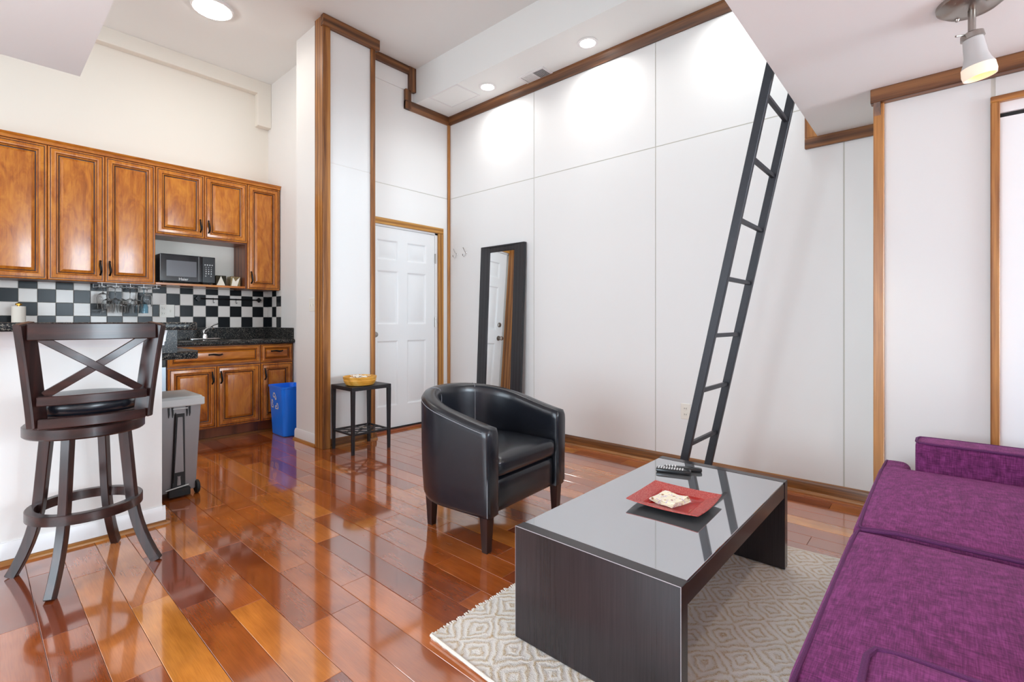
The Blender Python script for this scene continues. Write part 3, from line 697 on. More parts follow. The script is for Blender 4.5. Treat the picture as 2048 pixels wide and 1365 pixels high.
ol = empty('wall_outlet', (1.268, YK-.004, 1.192), 0, 'white double outlet and switch plate on the chequered backsplash', 'outlet')
MB().box(-.06, -.006, -.062, .06, 0, .062, bev=.002).build('cover_plate', M['white_plastic'], ol)
for dz in (.024, -.024):
    MB().box(-.046, -.0085, dz-.016, -.014, -.004, dz+.016, bev=.003).build('socket', M['white_plastic'], ol)
    MB().box(-.038, -.0092, dz-.006, -.0355, -.008, dz+.006).box(-.0245, -.0092, dz-.006, -.022, -.008, dz+.006).build('slots', M['slot'], ol)
MB().box(.024, -.014, -.012, .034, -.004, .012, bev=.002).build('switch', M['white_plastic'], ol)
# hook rail
hr = empty('hook_rail', (1.81, YK-.008, 1.322), 0, 'black iron rail with small hooks on the chequered backsplash', 'rail')
MB().tube([(-.275, -.03, 0), (.275, -.03, 0)], .007, 10).build('rod', M['iron'], hr)
for sx_ in (-1, 1):
    mb = MB(); mb.tube([(sx_*.27, 0, 0), (sx_*.27, -.03, 0)], .008, 8)
    for a in range(4): mb.lathe([(0, -.004), (.013, -.003), (.013, .003), (0, .004)], 10, M4=Matrix.Translation((sx_*.285+.014*math.cos(R(a*90)), -.032, .014*math.sin(R(a*90)))) @ Matrix.Rotation(R(90), 4, 'X'))
    mb.build('bracket', M['iron'], hr)
for i, x in enumerate((-.155, .058)):
    mb = MB(); mb.tube([(x, -.03, .009), (x, -.038, .0), (x, -.031, -.012), (x, -.031, -.032), (x+.002, -.036, -.042), (x+.004, -.046, -.042), (x+.005, -.049, -.032)], .0026, 6)
    mb.build('hook', M['iron'], hr)
# microwave
mw = empty('microwave', (1.366, 5.45, 1.447), 0, 'black microwave oven in the open cabinet niche', 'microwave')
MB().box(-.225, -.16, .012, .218, .13, .262, bev=.004).build('case', M['blackp'], mw)
MB().box(-.225, -.178, .012, .105, -.161, .262, bev=.004).build('door', M['mglass'], mw)
MB().box(-.178, -.1795, .06, .06, -.1775, .205).build('door_window', M['mwin'], mw)
MB().box(.075, -.186, .016, .104, -.177, .258, bev=.004).build('door_grip', M['mglass'], mw)
MB().box(.106, -.176, .012, .218, -.161, .262, bev=.004).build('control_panel', M['blackp'], mw)
TR = Matrix.Rotation(R(90), 4, 'X')
b = MB()
for r_ in range(3):
    for c in range(3): b.text('8' if r_ else 'o', .017, Matrix.Translation((.14+c*.022, -.1765, .125-r_*.022+.02)) @ TR)
for c in range(4): b.text('o', .024, Matrix.Translation((.132+c*.02, -.1765, .187)) @ TR)
for c in range(3): b.text('-', .03, Matrix.Translation((.14+c*.022, -.1765, .166)) @ TR)
b.text('O', .014, Matrix.Translation((.137, -.1765, .078)) @ TR).text('O', .014, Matrix.Translation((.182, -.1765, .078)) @ TR)
b.build('buttons', M['white_print'], mw)
MB().text('Haier', .034, Matrix.Translation((-.045, -.179, .036)) @ TR).build('lettering', M['white_print'], mw)
for x in (-.19, .18):
    for y in (-.14, .1): MB().lathe([(0, 0), (.012, 0), (.012, .013), (0, .013)], 10, c=(x, y, -.001)).build('foot', M['blackmat'], mw)
# candle cubes
def cube(x, y, mats, label, tri):
    e = empty('candle_holder', (x, y, 1.446), 0, label, 'candle holder', 'mirrored candle holders on the microwave shelf')
    s_ = .047
    MB().prism([(-s_, 0), (s_, 0), (s_, .1), (-s_, .1)], 1, -s_, s_, bev=.003).build('cube', mats[0], e)
    q = [(-s_*.8, .003), (s_*.8, .003), (0, .096)] if tri else [(-s_*.8, .003), (s_*.35, .003), (s_*.9, .096), (0, .05), (-s_*.5, .09)]
    MB().prism(q, 1, -s_-.002, -s_+.001).build('facet', mats[1], e)
cube(1.655, 5.39, (M['candleb'], M['pearl']), 'dark mirrored candle cube with a white triangle, beside the microwave', True)
cube(1.79, 5.40, (M['candle'], M['pearl']), 'pale gold mirrored candle cube at the right end of the niche', False)
# paper towel
pt = empty('paper_towel_roll', (.255, 5.44, .9125), 0, 'white paper towel roll on a brass stand at the far left counter', 'paper towel')
MB().lathe([(0, 0), (.07, 0), (.07, .01), (0, .014)], 24).build('stand', M['brass'], pt)
MB().lathe([(0, .015), (.041, .015), (.041, .298), (.018, .298), (.018, .29), (0, .29)], 28).build('roll', M['paper'], pt)
MB().lathe([(0, .29), (.009, .29), (.009, .305), (.02, .307), (.02, .318), (.006, .326), (0, .327)], 16).build('finial', M['brass'], pt)
# faucet
fc = empty('faucet', (1.545, 5.44, .9125), 0, 'chrome single lever kitchen faucet on the granite worktop', 'faucet')
MB().rbox(-.13, -.028, 0, .13, .028, .014, .007, 5).build('deck_plate', M['chrome'], fc)
MB().lathe([(0, .01), (.028, .01), (.026, .03), (.022, .06), (.024, .085), (.016, .1), (0, .104)], 20).build('body', M['chrome'], fc)
MB().tube([(0, 0, .05), (.0, -.04, .085), (.01, -.1, .11), (.015, -.16, .115), (.018, -.19, .10)], [.016, .014, .013, .012, .012], 12).build('spout', M['chrome'], fc)
MB().tube([(0, 0, .095), (.03, -.012, .118), (.07, -.028, .145), (.1, -.04, .158)], [.017, .013, .011, .013], 10, flat=(1, .7)).build('lever', M['chrome'], fc)
# glass rack and glasses
gr = empty('glass_rack', (.93, 5.42, 1.42), 0, 'white wire stemware rack under the tall wall cabinet', 'rack')
for k in range(5):
    x = -.19+k*.095
    MB().tube([(x, -.13, 0), (x, -.13, -.03), (x-.02, -.13, -.031), (x-.02, .15, -.031), (x-.02, .15, 0)], .0022, 6).tube([(x, -.13, -.03), (x+.02, -.13, -.031), (x+.02, .15, -.031), (x+.02, .15, 0)], .0022, 6).build('wire', M['trimw'], gr)
for yy in (-.13, .1): MB().tube([(-.22, yy, -.003), (.22, yy, -.003)], .0022, 6).build('cross_wire', M['trimw'], gr)
def glass_prof(H, rb, rr, stem):
    # upside down: foot at top z=0, bowl opening at -H
    return [(.0, 0), (.036, -.001), (.036, -.003), (.008, -.008), (.0036, -.016), (.0036, -stem), (.010, -stem-.006), (rb*.75, -stem-.02), (rb, -stem-.05), (rb*.97, -stem-.07), (rr, -H), (rr-.0014, -H), (rb*.97-.0014, -stem-.07), (rb-.0014, -stem-.05), (rb*.75-.001, -stem-.022), (0, -stem-.009)]
GP = [(-.145, -.09, .225, .044, .034, .1), (-.048, -.085, .226, .044, .034, .1), (.047, -.09, .227, .045, .035, .1), (-.16, .04, .19, .043, .036, .045), (-.075, .05, .215, .043, .034, .09), (.03, .05, .22, .043, .034, .09), (.14, -.02, .165, .043, .036, .04)]
GL = ['wine glass hanging at the front left of the rack', 'wine glass hanging second from left at the front', 'wine glass hanging at the front right of the rack', 'short stemmed goblet hanging behind at the left', 'wine glass hanging behind, second from the left', 'wine glass hanging behind, third from the left', 'short stemmed goblet hanging at the right end of the rack']
for (x, y, H, rb, rr, st), lb in zip(GP, GL):
    e = empty('wine_glass', (.93+x, 5.42+y, 1.392), 0, 'clear '+lb, 'wine glass', 'stemware hanging under the cabinet')
    P_ = glass_prof(H, rb, rr, st)
    MB().lathe(P_, 24).build('glass', M['glass'], e)
e = empty('blue_glass', (1.066, 5.50, 1.392), 0, 'pale blue tinted goblet hanging behind the right goblet', 'glass', 'stemware hanging under the cabinet')
MB().lathe(glass_prof(.225, .034, .034, .12), 24).build('glass', M['glassb'], e)

# peninsula: half wall, bar top, lower counter
struct(MB().box(XL_, 3.15, 0, .69, 3.27, 1.045), 'wall_peninsula', M['wall2'], 'white half wall below the breakfast bar')
mb = MB(); prof = [(0, .962), (.004, .962), (.006, .975), (.014, .985), (.018, 1.01), (.022, 1.03), (.026, 1.0455), (0, 1.0455)]
mb.prism([(3.15-p, z) for p, z in prof], 0, XL_, .70); mb.prism([(.69+p*.8, z) for p, z in prof], 1, 3.13, 3.27)
struct(mb, 'trim_16', M['trimw'], 'white moulding under the bar top')
bb = empty('baseboard_peninsula', (0, 0, 0)); tag(bb, 'white baseboard with oak shoe along the half wall', 'baseboard', kind='structure')
pf = [(0, 0), (.014, 0), (.014, .07), (.008, .085), (.006, .095), (0, .095)]
MB().prism([(3.15-p, z) for p, z in pf], 0, XL_, .704).prism([(.69+p, z) for p, z in pf], 1, 3.138, 3.27).build('board', M['trimw'], bb)
q = [(.014, 0), (.033, 0), (.032, .008), (.027, .015), (.02, .019), (.014, .02)]
MB().prism([(3.15-p, z) for p, z in q], 0, XL_, .72).prism([(.69+p, z) for p, z in q], 1, 3.12, 3.27).build('shoe_moulding', M['base_oakx'], bb)
mb = MB(); out = [(XL_, 2.95), (.77, 2.95), (.80, 2.96), (.812, 2.99), (.812, 3.27), (.8, 3.3), (.77, 3.31), (XL_, 3.31)]
mb.prism(out, 2, 1.0465, 1.086, bev=.008, seg=3)
tag(mb.build('breakfast_counter', M['granite']), 'raised black granite bar top on the half wall', 'countertop')
pc = empty('peninsula_counter', (0, 0, 0), 0, 'lower black granite worktop end behind the bar', 'countertop')
MB().prism([(-.3, 3.303), (.9, 3.303), (.955, 3.5), (.955, 3.86), (.9, 3.93), (-.3, 3.93)], 2, .87, .911, bev=.006, seg=2).build('slab', M['granite'], pc)
MB().box(-.3, 3.275, .911, .79, 3.3, 1.045).build('riser', M['granite'], pc)
e = empty('base_cabinet', (.2, 3.6, 0), 0, 'maple peninsula cabinet hidden behind the half wall', 'cabinet', 'lower kitchen cabinets')
MB().box(-.5, -.29, .0, .46, .28, .868).build('body', M['cabin'], e)

# trash can (back side faces the viewer)
tc_ = empty('trash_can', (.858, 3.70, 0), 0, 'grey wheeled trash can with pale lid behind the half wall', 'trash can')
def frust(mb, w0, d0, w1, d1, z0, z1, bev=.012, cx=0, cy=0, mat=0, seg=2):
    b = bmesh.new(); bmesh.ops.create_cube(b, size=2)
    for v in b.verts:
        t_ = (v.co.z+1)/2; v.co = Vector((cx+v.co.x*((w0+(w1-w0)*t_)/2), cy+v.co.y*((d0+(d1-d0)*t_)/2), z0+(z1-z0)*t_))
    if bev: bmesh.ops.bevel(b, geom=b.edges[:], offset=bev, segments=seg, affect='EDGES', profile=.5)
    mb._merge(b, mat); return mb
frust(MB(), .20, .30, .245, .36, .03, .595).build('bin', M['can'], tc_)
# recess on the back: dark slot, strut and wheels
def slab(nm, pts, y0, y1, m): return MB().prism(pts, 1, y0, y1, bev=.0015).build(nm, M[m], tc_)
slab('recess', [(-.036, .05), (.034, .05), (.030, .52), (-.022, .52)], -.181, -.150, 'blackmat')
slab('back_channel', [(-.024, .16), (.024, .16), (.018, .50), (-.008, .50)], -.187, -.179, 'can')
mb = MB(); mb.tube([(-.02, -.192, .53), (-.026, -.188, .3), (-.03, -.182, .1)], .0025, 6); mb.build('rod', M['blackp'], tc_)
for x in (-.055, -.035, .04, .055): MB().prism([(x-.004, .565), (x+.006, .565), (x+.006, .52), (x+.002, .50)], 1, -.186, -.165).build('rib', M['blackmat'], tc_)
MB().tube([(-.032, -.19, .553), (.045, -.19, .553)], .004, 8).build('hinge_pin', M['lid'], tc_)
MB().box(-.055, -.19, .01, .06, -.15, .06, bev=.004).build('foot_bracket', M['blackmat'], tc_)
MB().lathe([(0, 0), (.014, 0), (.012, .05), (.014, .055), (0, .055)], 12, c=(.0, -.172, .08)).build('pedal_spring', M['can'], tc_)
MB().tube([(-.07, -.186, .06), (.05, -.186, .075)], .004, 8).build('axle_rod', M['lid'], tc_)
for sx_ in (-1, 1):
    MB().lathe([(0, -.011), (.036, -.011), (.041, -.007), (.041, .007), (.036, .011), (0, .011)], 24, M4=Matrix.Translation((sx_*.105, -.145, .041)) @ Matrix.Rotation(R(90), 4, 'Y')).build('wheel', M['blackmat'], tc_)
mb = MB(); frust(mb, .272, .395, .25, .36, .59, .625, .008); mb.box(-.135, -.2, .565, .135, -.17, .615, bev=.006); mb.build('lid', M['lid'], tc_)

# recycling bin
rb = empty('recycling_bin', (2.06, 4.755, 0), 0, 'blue plastic recycling bin with white arrows symbol beside the base cabinet', 'bin')
W0, D0, W1, D1, Hb = .20, .29, .262, .36, .475
def rrect(wx, wy, r, z, n=5):
    pts = []
    for cx, cy, a0 in ((wx/2-r, wy/2-r, 0), (-wx/2+r, wy/2-r, 90), (-wx/2+r, -wy/2+r, 180), (wx/2-r, -wy/2+r, 270)):
        for k in range(n+1): a = R(a0+90*k/n); pts.append((cx+r*math.cos(a), cy+r*math.sin(a), z))
    return pts
def loft_rings(mb, rings, mat=0, cap0=True, cap1=False):
    b = mb.bm; vr = [[b.verts.new(p) for p in r_] for r_ in rings]; n = len(vr[0])
    for A, B in zip(vr, vr[1:]):
        for k in range(n): f = b.faces.new((A[k], A[(k+1) % n], B[(k+1) % n], B[k])); f.material_index = mat
    if cap0: b.faces.new(vr[0][::-1]).material_index = mat
    if cap1: b.faces.new(vr[-1]).material_index = mat
    return mb
mb = MB(); loft_rings(mb, [rrect(W0-.02, D0-.02, .03, 0), rrect(W0, D0, .035, .008), rrect(W1-.012, D1-.012, .05, Hb-.02), rrect(W1, D1, .055, Hb-.018), rrect(W1+.004, D1+.004, .055, Hb), rrect(W1-.01, D1-.01, .05, Hb), rrect(W1-.016, D1-.016, .05, Hb-.02), rrect(W0-.006, D0-.006, .03, .02)], cap1=True)
mb.build('bin_body', M['blue'], rb)
# recycling symbol on the -x face
mb = MB(); slope = (W1-W0)/2/Hb
def onface(u, v):  # u: along -y (to the right seen from outside), v: height
    x = -(W0/2+slope*v)-.0012; return Vector((x-.0005, -u, v))
def seg2(p, q, w_):
    d = Vector((q[0]-p[0], q[1]-p[1])); d.normalize(); n_ = Vector((-d.y, d.x))*w_/2
    pts = [Vector(p)+n_, Vector(q)+n_, Vector(q)-n_, Vector(p)-n_]
    mb.bm.faces.new([mb.bm.verts.new(onface(a.x+uc, a.y+vc)) for a in pts])
uc, vc = -.015, .32
for k in range(3):
    a = R(120*k); rot = lambda p: (p[0]*math.cos(a)-p[1]*math.sin(a), p[0]*math.sin(a)+p[1]*math.cos(a))
    P5 = [(-.020, .042), (-.008, .064), (.012, .064), (.034, .028), (.018, .020), (.004, .044), (-.007, .034)]
    P5 = [rot((p[0]*1.35, p[1]*1.35)) for p in P5]
    for i in range(len(P5)): seg2(P5[i], P5[(i+1) % len(P5)], .011)
for p, q in (((.045, -.03), (.05, -.02)), ((.05, -.045), (.056, -.04)), ((.03, -.06), (.036, -.055))): seg2(p, q, .007)
mb.build('recycling_symbol', M['white_print'], rb)

# ------------------------------------------------------------------ switches, hooks, wall outlet
e = empty('light_switch', (2.02, 4.168, 1.238), 0, 'white double light switch on the left side of the pillar', 'switch')
MB().box(-.006, -.058, -.058, 0, .058, .058, bev=.002).build('cover_plate', M['white_plastic'], e)
for dy in (-.024, .024): MB().box(-.015, dy-.005, -.011, -.005, dy+.005, .011, bev=.001).build('toggle', M['white_plastic'], e)
e = empty('wall_outlet', (XR, 1.435, .42), 0, 'white wall outlet low on the panelled wall behind the ladder', 'outlet')
MB().box(-.006, -.036, -.058, 0, .036, .058, bev=.002).build('cover_plate', M['white_plastic'], e)
for dz in (.022, -.022): MB().box(-.008, -.013, dz-.014, -.005, .013, dz+.014, bev=.002).build('socket', M['white_plastic'], e); MB().box(-.0086, -.008, dz-.004, -.0078, -.005, dz+.006).box(-.0086, .005, dz-.004, -.0078, .008, dz+.006).build('slots', M['slot'], e)
for y, lb in ((3.985, 'chrome coat hook nearest the entry door'), (3.83, 'chrome coat hook nearer the black mirror')):
    e = empty('coat_hook', (XR, y, 1.83), 0, lb, 'hook', 'chrome hooks on the right wall')
    MB().lathe([(0, 0), (.011, 0), (.009, .004), (0, .005)], 14, M4=Matrix.Rotation(R(-90), 4, 'Y')).build('base', M['chrome'], e)
    MB().tube([(-.004, 0, 0), (-.02, 0, .012), (-.034, 0, .035), (-.045, 0, .052)], [.004, .004, .0035, .005], 8).tube([(-.004, 0, 0), (-.016, 0, -.03), (-.034, 0, -.045), (-.05, 0, -.035), (-.052, 0, -.018)], [.004, .004, .004, .004, .005], 8).build('hook', M['chrome'], e)

# ------------------------------------------------------------------ mirror
mr = empty('floor_mirror', (3.44, 3.265, .002), 0, 'tall black framed mirror leaning against the panelled wall', 'mirror')
ang = math.asin((3.526-3.44)/1.85); mr.rotation_euler = (0, ang, 0)
HW, MH, FW = .292, 1.85, .07
for nm, poly in (('side_frame', [(-HW, 0), (-HW+FW, FW), (-HW+FW, MH-FW), (-HW, MH)]), ('side_frame', [(HW, 0), (HW, MH), (HW-FW, MH-FW), (HW-FW, FW)]),
                 ('end_frame', [(-HW, 0), (HW, 0), (HW-FW, FW), (-HW+FW, FW)]), ('end_frame', [(-HW, MH), (-HW+FW, MH-FW), (HW-FW, MH-FW), (HW, MH)])):
    # profiled frame: three stepped layers
    mb = MB(); c = Vector((sum(p[0] for p in poly)/4, sum(p[1] for p in poly)/4))
    mb.prism(poly, 0, -.012, .012)
    def shrink(o_, i_):
        r_ = []
        for p in poly:
            outer = abs(abs(p[0])-HW) < 1e-4 and (p[1] < 1e-4 or abs(p[1]-MH) < 1e-4)
            d_ = o_ if outer else -i_
            r_.append((p[0]-math.copysign(d_, p[0]), p[1]+(d_ if p[1] < MH/2 else -d_)))
        return r_
    mb.prism(shrink(0, .054), 0, -.024, -.012, bev=.003); mb.prism(shrink(.016, .010), 0, -.020, -.012, bev=.003)
    mb.build(nm, M['mframe'], mr)
MB().box(-.0135, -HW+FW-.004, FW-.004, -.0115, HW-FW+.004, MH-FW+.004).build('mirror_glass', M['mirror'], mr)

# ------------------------------------------------------------------ ladder
ld = empty('loft_ladder', (2.79, 1.1, 0), 0, 'black wooden ladder leaning up to the sleeping loft', 'ladder')
def ly(z): return .653+(2.204-z)*(1.033-.653)/(2.204-.426)
zt = 2.75; yb = ly(0); L0 = Vector((0, ly(zt)-ly(0), zt)); lean = math.atan2(L0.z, L0.y)
for nm, x in (('rail', 2.572), ('rail', 3.0)):
    sx_ = x if x < 2.8 else x
    mb = MB(); x0, x1 = (2.572, 2.6) if x < 2.8 else (3.0, 3.028)
    # side board: cut level at the floor
    dy = .021
    mb.prism([(ly(0)-dy, 0), (ly(0)+dy, 0), (ly(zt)+dy, zt), (ly(zt)-dy, zt)], 0, x0, x1, bev=.002)
    o = mb.build('rail', M['ladder'], ld); o.location = (-2.79, -1.1, 0)
z = 2.204+.297
while z > .1:
    mb = MB(); y = ly(z); s_ = .011
    mb.prism([(y-s_, z-s_), (y+s_, z-s_), (y+s_, z+s_), (y-s_, z+s_)], 0, 2.6, 3.0, bev=.003)
    o = mb.build('rung', M['ladder'], ld); o.location = (-2.79, -1.1, 0); z -= .297

# ------------------------------------------------------------------ side table and bowl
st = empty('side_table', (2.245, 3.745, 0), 0, 'small black metal side table beside the oak pillar post', 'table')
sw, sd, sh = .185, .172, .552
MB().box(-sw, -sd, sh-.032, sw, sd, sh, bev=.002).build('table_top', M['blackm'], st)
for a in (-1, 1):
    for b in (-1, 1): frust(MB(), .022, .022, .03, .03, 0, sh-.032, .001, a*(sw-.015), b*(sd-.015), seg=1).build('leg', M['blackm'], st)
shf = MB(); zz = .155
for a in (-1, 1): shf.box(-sw+.03, a*(sd-.015)-.008, zz, sw-.03, a*(sd-.015)+.008, zz+.014); shf.box(a*(sw-.015)-.008, -sd+.03, zz, a*(sw-.015)+.008, sd-.03, zz+.014)
for k in range(-1, 2):
    c = k*.12
    for sg in (-1, 1):
        p, q = Vector((-sw+.015, 0, zz+.009)), Vector((sw-.015, 0, zz+.009))
        # diagonal bars clipped to the frame
        pts = []
        for t_ in [i/40 for i in range(41)]:
            x = -sw+.015+t_*(2*sw-.03); y = sg*(x)*.95+c
            if abs(y) <= sd-.015: pts.append((x, y, zz+.007))
        if len(pts) > 2: shf.sweep([pts[0], pts[-1]], .016, .008, side=(-sg*.7, .7, 0))
shf.build('lattice_shelf', M['blackm'], st)
MB().lathe([(.032, -.004), (.036, 0), (.032, .004), (.028, 0), (.032, -.004)], 20, c=(.02, .01, zz+.018), sx=1, sy=.7).build('scroll', M['nickel'], st)
bo = empty('wooden_bowl', (2.205, 3.70, .553), 0, 'round yellow wooden bowl on the black side table', 'bowl')
MB().lathe([(0, .006), (.09, .006), (.118, .03), (.128, .06), (.132, .074), (.138, .074), (.136, .056), (.132, .05), (.134, .044), (.124, .02), (.112, .004), (.09, 0), (0, 0)], 40).build('bowl_shell', M['bowl'], bo)
rp = random.Random(4)
for k in range(4):
    mb = MB(); cx, cy = [(-.05, .02), (.0, -.01), (.05, .01), (.0, .05)][k]
    b = bmesh.new(); bmesh.ops.create_grid(b, x_segments=5, y_segments=5, size=.038)
    for v in b.verts: v.co.z = rp.uniform(-.008, .008)+.058+.01*k*.5; v.co.x += cx; v.co.y += cy
    bmesh.ops.solidify(b, geom=b.faces[:], thickness=.002); mb._merge(b, 0)
    lbs = ['crumpled white paper slip at the left in the yellow bowl', 'crumpled white paper slip at the front in the yellow bowl', 'crumpled white paper slip at the right in the yellow bowl', 'crumpled white paper slip at the back in the yellow bowl']
    o = mb.build('paper_slip', M['paper']); o.location = (2.205, 3.70, .553); tag(o, lbs[k], 'paper', 'paper slips in the yellow bowl')

# ------------------------------------------------------------------ armchair
ac = empty('tub_armchair', (1.905, 1.885, 0), R(4), 'black leather tub armchair with dark square legs', 'armchair')
def upath(n=44):
    P_ = []; ya = -.285
    for i in range(8): t_ = i/8; P_.append((Vector((-.298-.012*t_, ya+(.0-ya)*t_)), Vector((-1, 0))))
    for i in range(n-15):
        a = R(180-180*i/(n-16)); P_.append((Vector((.31*math.cos(a), .31*math.sin(a))), Vector((math.cos(a), math.sin(a)))))
    for i in range(1, 9): t_ = 1-i/8; P_.append((Vector((.298+.012*t_, ya+(.0-ya)*t_)), Vector((1, 0))))
    return P_
def hgt(y): s_ = max(0, min(1, (y+.285)/.595)); return .592+.128*(s_*.75+.25*s_*s_*(3-2*s_))
UP = upath(); body = MB(); rings = []
def sect(h): return [(.012, .165), (.028, .168), (.036, .19), (.043, .3), (.047, .42), (.049, h-.045), (.046, h-.02), (.036, h-.005), (.018, h), (-.016, h), (-.034, h-.006), (-.042, h-.022), (-.045, h-.05), (-.044, .42), (-.044, .3), (-.044, .17)]
for p, n_ in UP:
    h = hgt(p.y); rings.append([(p.x+n_.x*o_, p.y+n_.y*o_, z) for o_, z in sect(h)])
vr = [[body.bm.verts.new(q) for q in r_] for r_ in rings]
for A, B in zip(vr, vr[1:]):
    for k in range(len(A)): body.bm.faces.new((A[k], B[k], B[(k+1) % len(A)], A[(k+1) % len(A)]))
def endcap(ring, sgn):
    prev = ring; c0 = sum((v.co for v in ring), Vector())/len(ring)
    for s_, dy in ((.9, .008), (.72, .012)):
        new = [body.bm.verts.new(((v.co.x-c0.x)*s_+c0.x, ring[0].co.y-dy, v.co.z+((-.012 if v.co.z > .4 else .008) if s_ > .8 else (-.018 if v.co.z > .4 else .012)))) for v in ring]
        for k in range(len(prev)): body.bm.faces.new((prev[k], prev[(k+1) % len(prev)], new[(k+1) % len(new)], new[k]))
        prev = new
    body.bm.faces.new(prev)
endcap(vr[0], -1); endcap(vr[-1], 1)
bmesh.ops.recalc_face_normals(body.bm, faces=body.bm.faces[:])
body.build('shell', M['leather'], ac, 60)
MB().rbox(-.262, -.275, .165, .262, .27, .335, .03, 6, fn=lambda p: Vector((p.x*(1 if p.y < 0 else math.sqrt(max(.05, 1-(p.y/.3)**2))), p.y, p.z))).build('seat_base', M['leather'], ac, 60)
def cushf(p):
    k = 1 if p.y < .02 else math.sqrt(max(.04, 1-((p.y-.02)/.27)**2)); return Vector((p.x*k, p.y, p.z))
MB().rbox(-.258, -.292, .338, .258, .265, .437, .035, 10, puff=.022, fn=cushf).build('seat_cushion', M['leather'], ac, 60)
stt = MB()
stt.tube([(p.x+n_.x*.0475, p.y+n_.y*.0475, hgt(p.y)-.026) for p, n_ in UP], .0018, 5)
for i in (0, len(UP)-1):
    p, n_ = UP[i]; h = hgt(p.y); stt.tube([(p.x+n_.x*.04, p.y-.006, z) for z in (.18, .3, .45, h-.03)], .0018, 5)
for xx in (-.14, .17):
    a = math.acos(xx/.31); px, py = math.cos(a), math.sin(a); h = hgt(.31*py)
    stt.tube([(px*(.31+o_), py*(.31+o_), z) for o_, z in ((.04, h-.012), (.018, h+.001), (-.016, h+.001), (-.036, h-.006), (-.046, h-.05), (-.0455, .45))], .0016, 5)
stt.build('stitching', M['stitch'], ac)
for a, b in ((-1, -1), (1, -1), (-1, 1), (1, 1)):
    cx, cy = (a*.30, -.255) if b < 0 else (a*.235, .19)
    mb = MB(); frust(mb, .034, .034, .05, .05, 0, .175, .002, cx, cy, seg=1); mb.build('leg', M['esp_z'], ac)

# ------------------------------------------------------------------ rug
RX0, RX1, RY0, RY1 = 1.055, 2.625, .345, 1.315
rg = MB(); b = bmesh.new(); nx, ny = 130, 80; rr_ = random.Random(9); V_ = []
for j in range(ny+1):
    row = []
    for i in range(nx+1):
        u, v_ = i/nx, j/ny; x = RX0+(RX1-RX0)*u; y = RY0+(RY1-RY0)*v_
        x += .012*math.sin(v_*3.1)*(-1 if u < .5 else .4)*abs(u-.5)*2-.085*v_*max(0, u-.5)*2
        if j in (0, ny): y += rr_.uniform(-.004, .004)
        if i in (0, nx): x += rr_.uniform(-.002, .002)
        z = .009+.0015*math.sin(x*140)*math.sin(y*150)
        cu = max(0, 1-math.hypot((x-RX0)/.07, (y-RY1)/.07)); z += .006*cu
        row.append(b.verts.new((x-1.84, y-.83, z)))
    V_.append(row)
for j in range(ny):
    for i in range(nx): b.faces.new((V_[j][i], V_[j][i+1], V_[j+1][i+1], V_[j+1][i]))
edge = [V_[0][i] for i in range(nx+1)]+[V_[j][nx] for j in range(1, ny+1)]+[V_[ny][i] for i in range(nx-1, -1, -1)]+[V_[j][0] for j in range(ny-1, 0, -1)]
lo = [b.verts.new((v.co.x, v.co.y, .0005)) for v in edge]
for k in range(len(edge)): b.faces.new((edge[k], lo[k], lo[(k+1) % len(lo)], edge[(k+1) % len(edge)]))
rg._merge(b, 0)
rt = empty('woven_rug', (1.84, .83, 0), 0, 'cream woven rug with tan diamond pattern under the coffee table', 'rug')
rg.build('weave', M['rug'], rt, 80)
tf = MB(); rr_ = random.Random(3)
for side in (0, 1):
    for k in range(150):
        x = -.78+k*(1.56 if side == 0 else 1.475)/149; y = (-.485 if side == 0 else .485); a = rr_.uniform(-.5, .5); L = rr_.uniform(.006, .014)*(1 if side else -1)
        tf.tube([(x, y, .006), (x+a*.01, y+L, .004+rr_.uniform(0, .006))], .003, 5)
tag(tf.build('fringe', M['rugedge'], rt), kind='stuff')
MB().tube([(-.787, -.48, .008), (-.797, -.2, .008), (-.797, .2, .008), (-.785, .485, .012)], .006, 8).build('end_binding', M['rugedge'], rt)
MB().tube([(.787, -.48, .008), (.745, .0, .008), (.702, .485, .008)], .006, 8).build('end_binding', M['rugedge'], rt)

# ------------------------------------------------------------------ coffee table
ct_ = empty('coffee_table', (1.822, .805, .0115), 0, 'low black coffee table with a reflective glass top', 'table')
TX0, TX1, TY0, TY1, TH = -.579, .579, -.29, .29, .379
for a in (0, 1):
    x0, x1 = (TX0, TX0+.046) if a == 0 else (TX1-.046, TX1)
    mb = MB(); mb.box(x0, TY0, 0, x1, TY1, TH, bev=.0015)
    mb.build('end_panel', M['veneer'], ct_)
MB().box(TX0+.0465, TY0+.002, TH-.068, TX1-.0465, TY1-.002, TH-.006, bev=.0015).build('top_frame', M['veneer'], ct_)
MB().box(TX0+.048, TY0+.004, TH-.0058, TX1-.048, TY1-.004, TH-.0005, bev=.0008).build('glass_top', [M['tabglass']], ct_)
MB().tube([(TX0+.0005, TY0+.0005, TH-.0002), (TX0+.0005, TY1-.0005, TH-.0002)], .0011, 5).tube([(TX0+.0005, TY0+.0005, .002), (TX0+.0005, TY0+.0005, TH)], .0011, 5).tube([(TX0+.0005, TY1-.0005, .002), (TX0+.0005, TY1-.0005, TH)], .0006, 5).build('worn_edge', M['edgeworn'], ct_)
TZ = .0115+TH
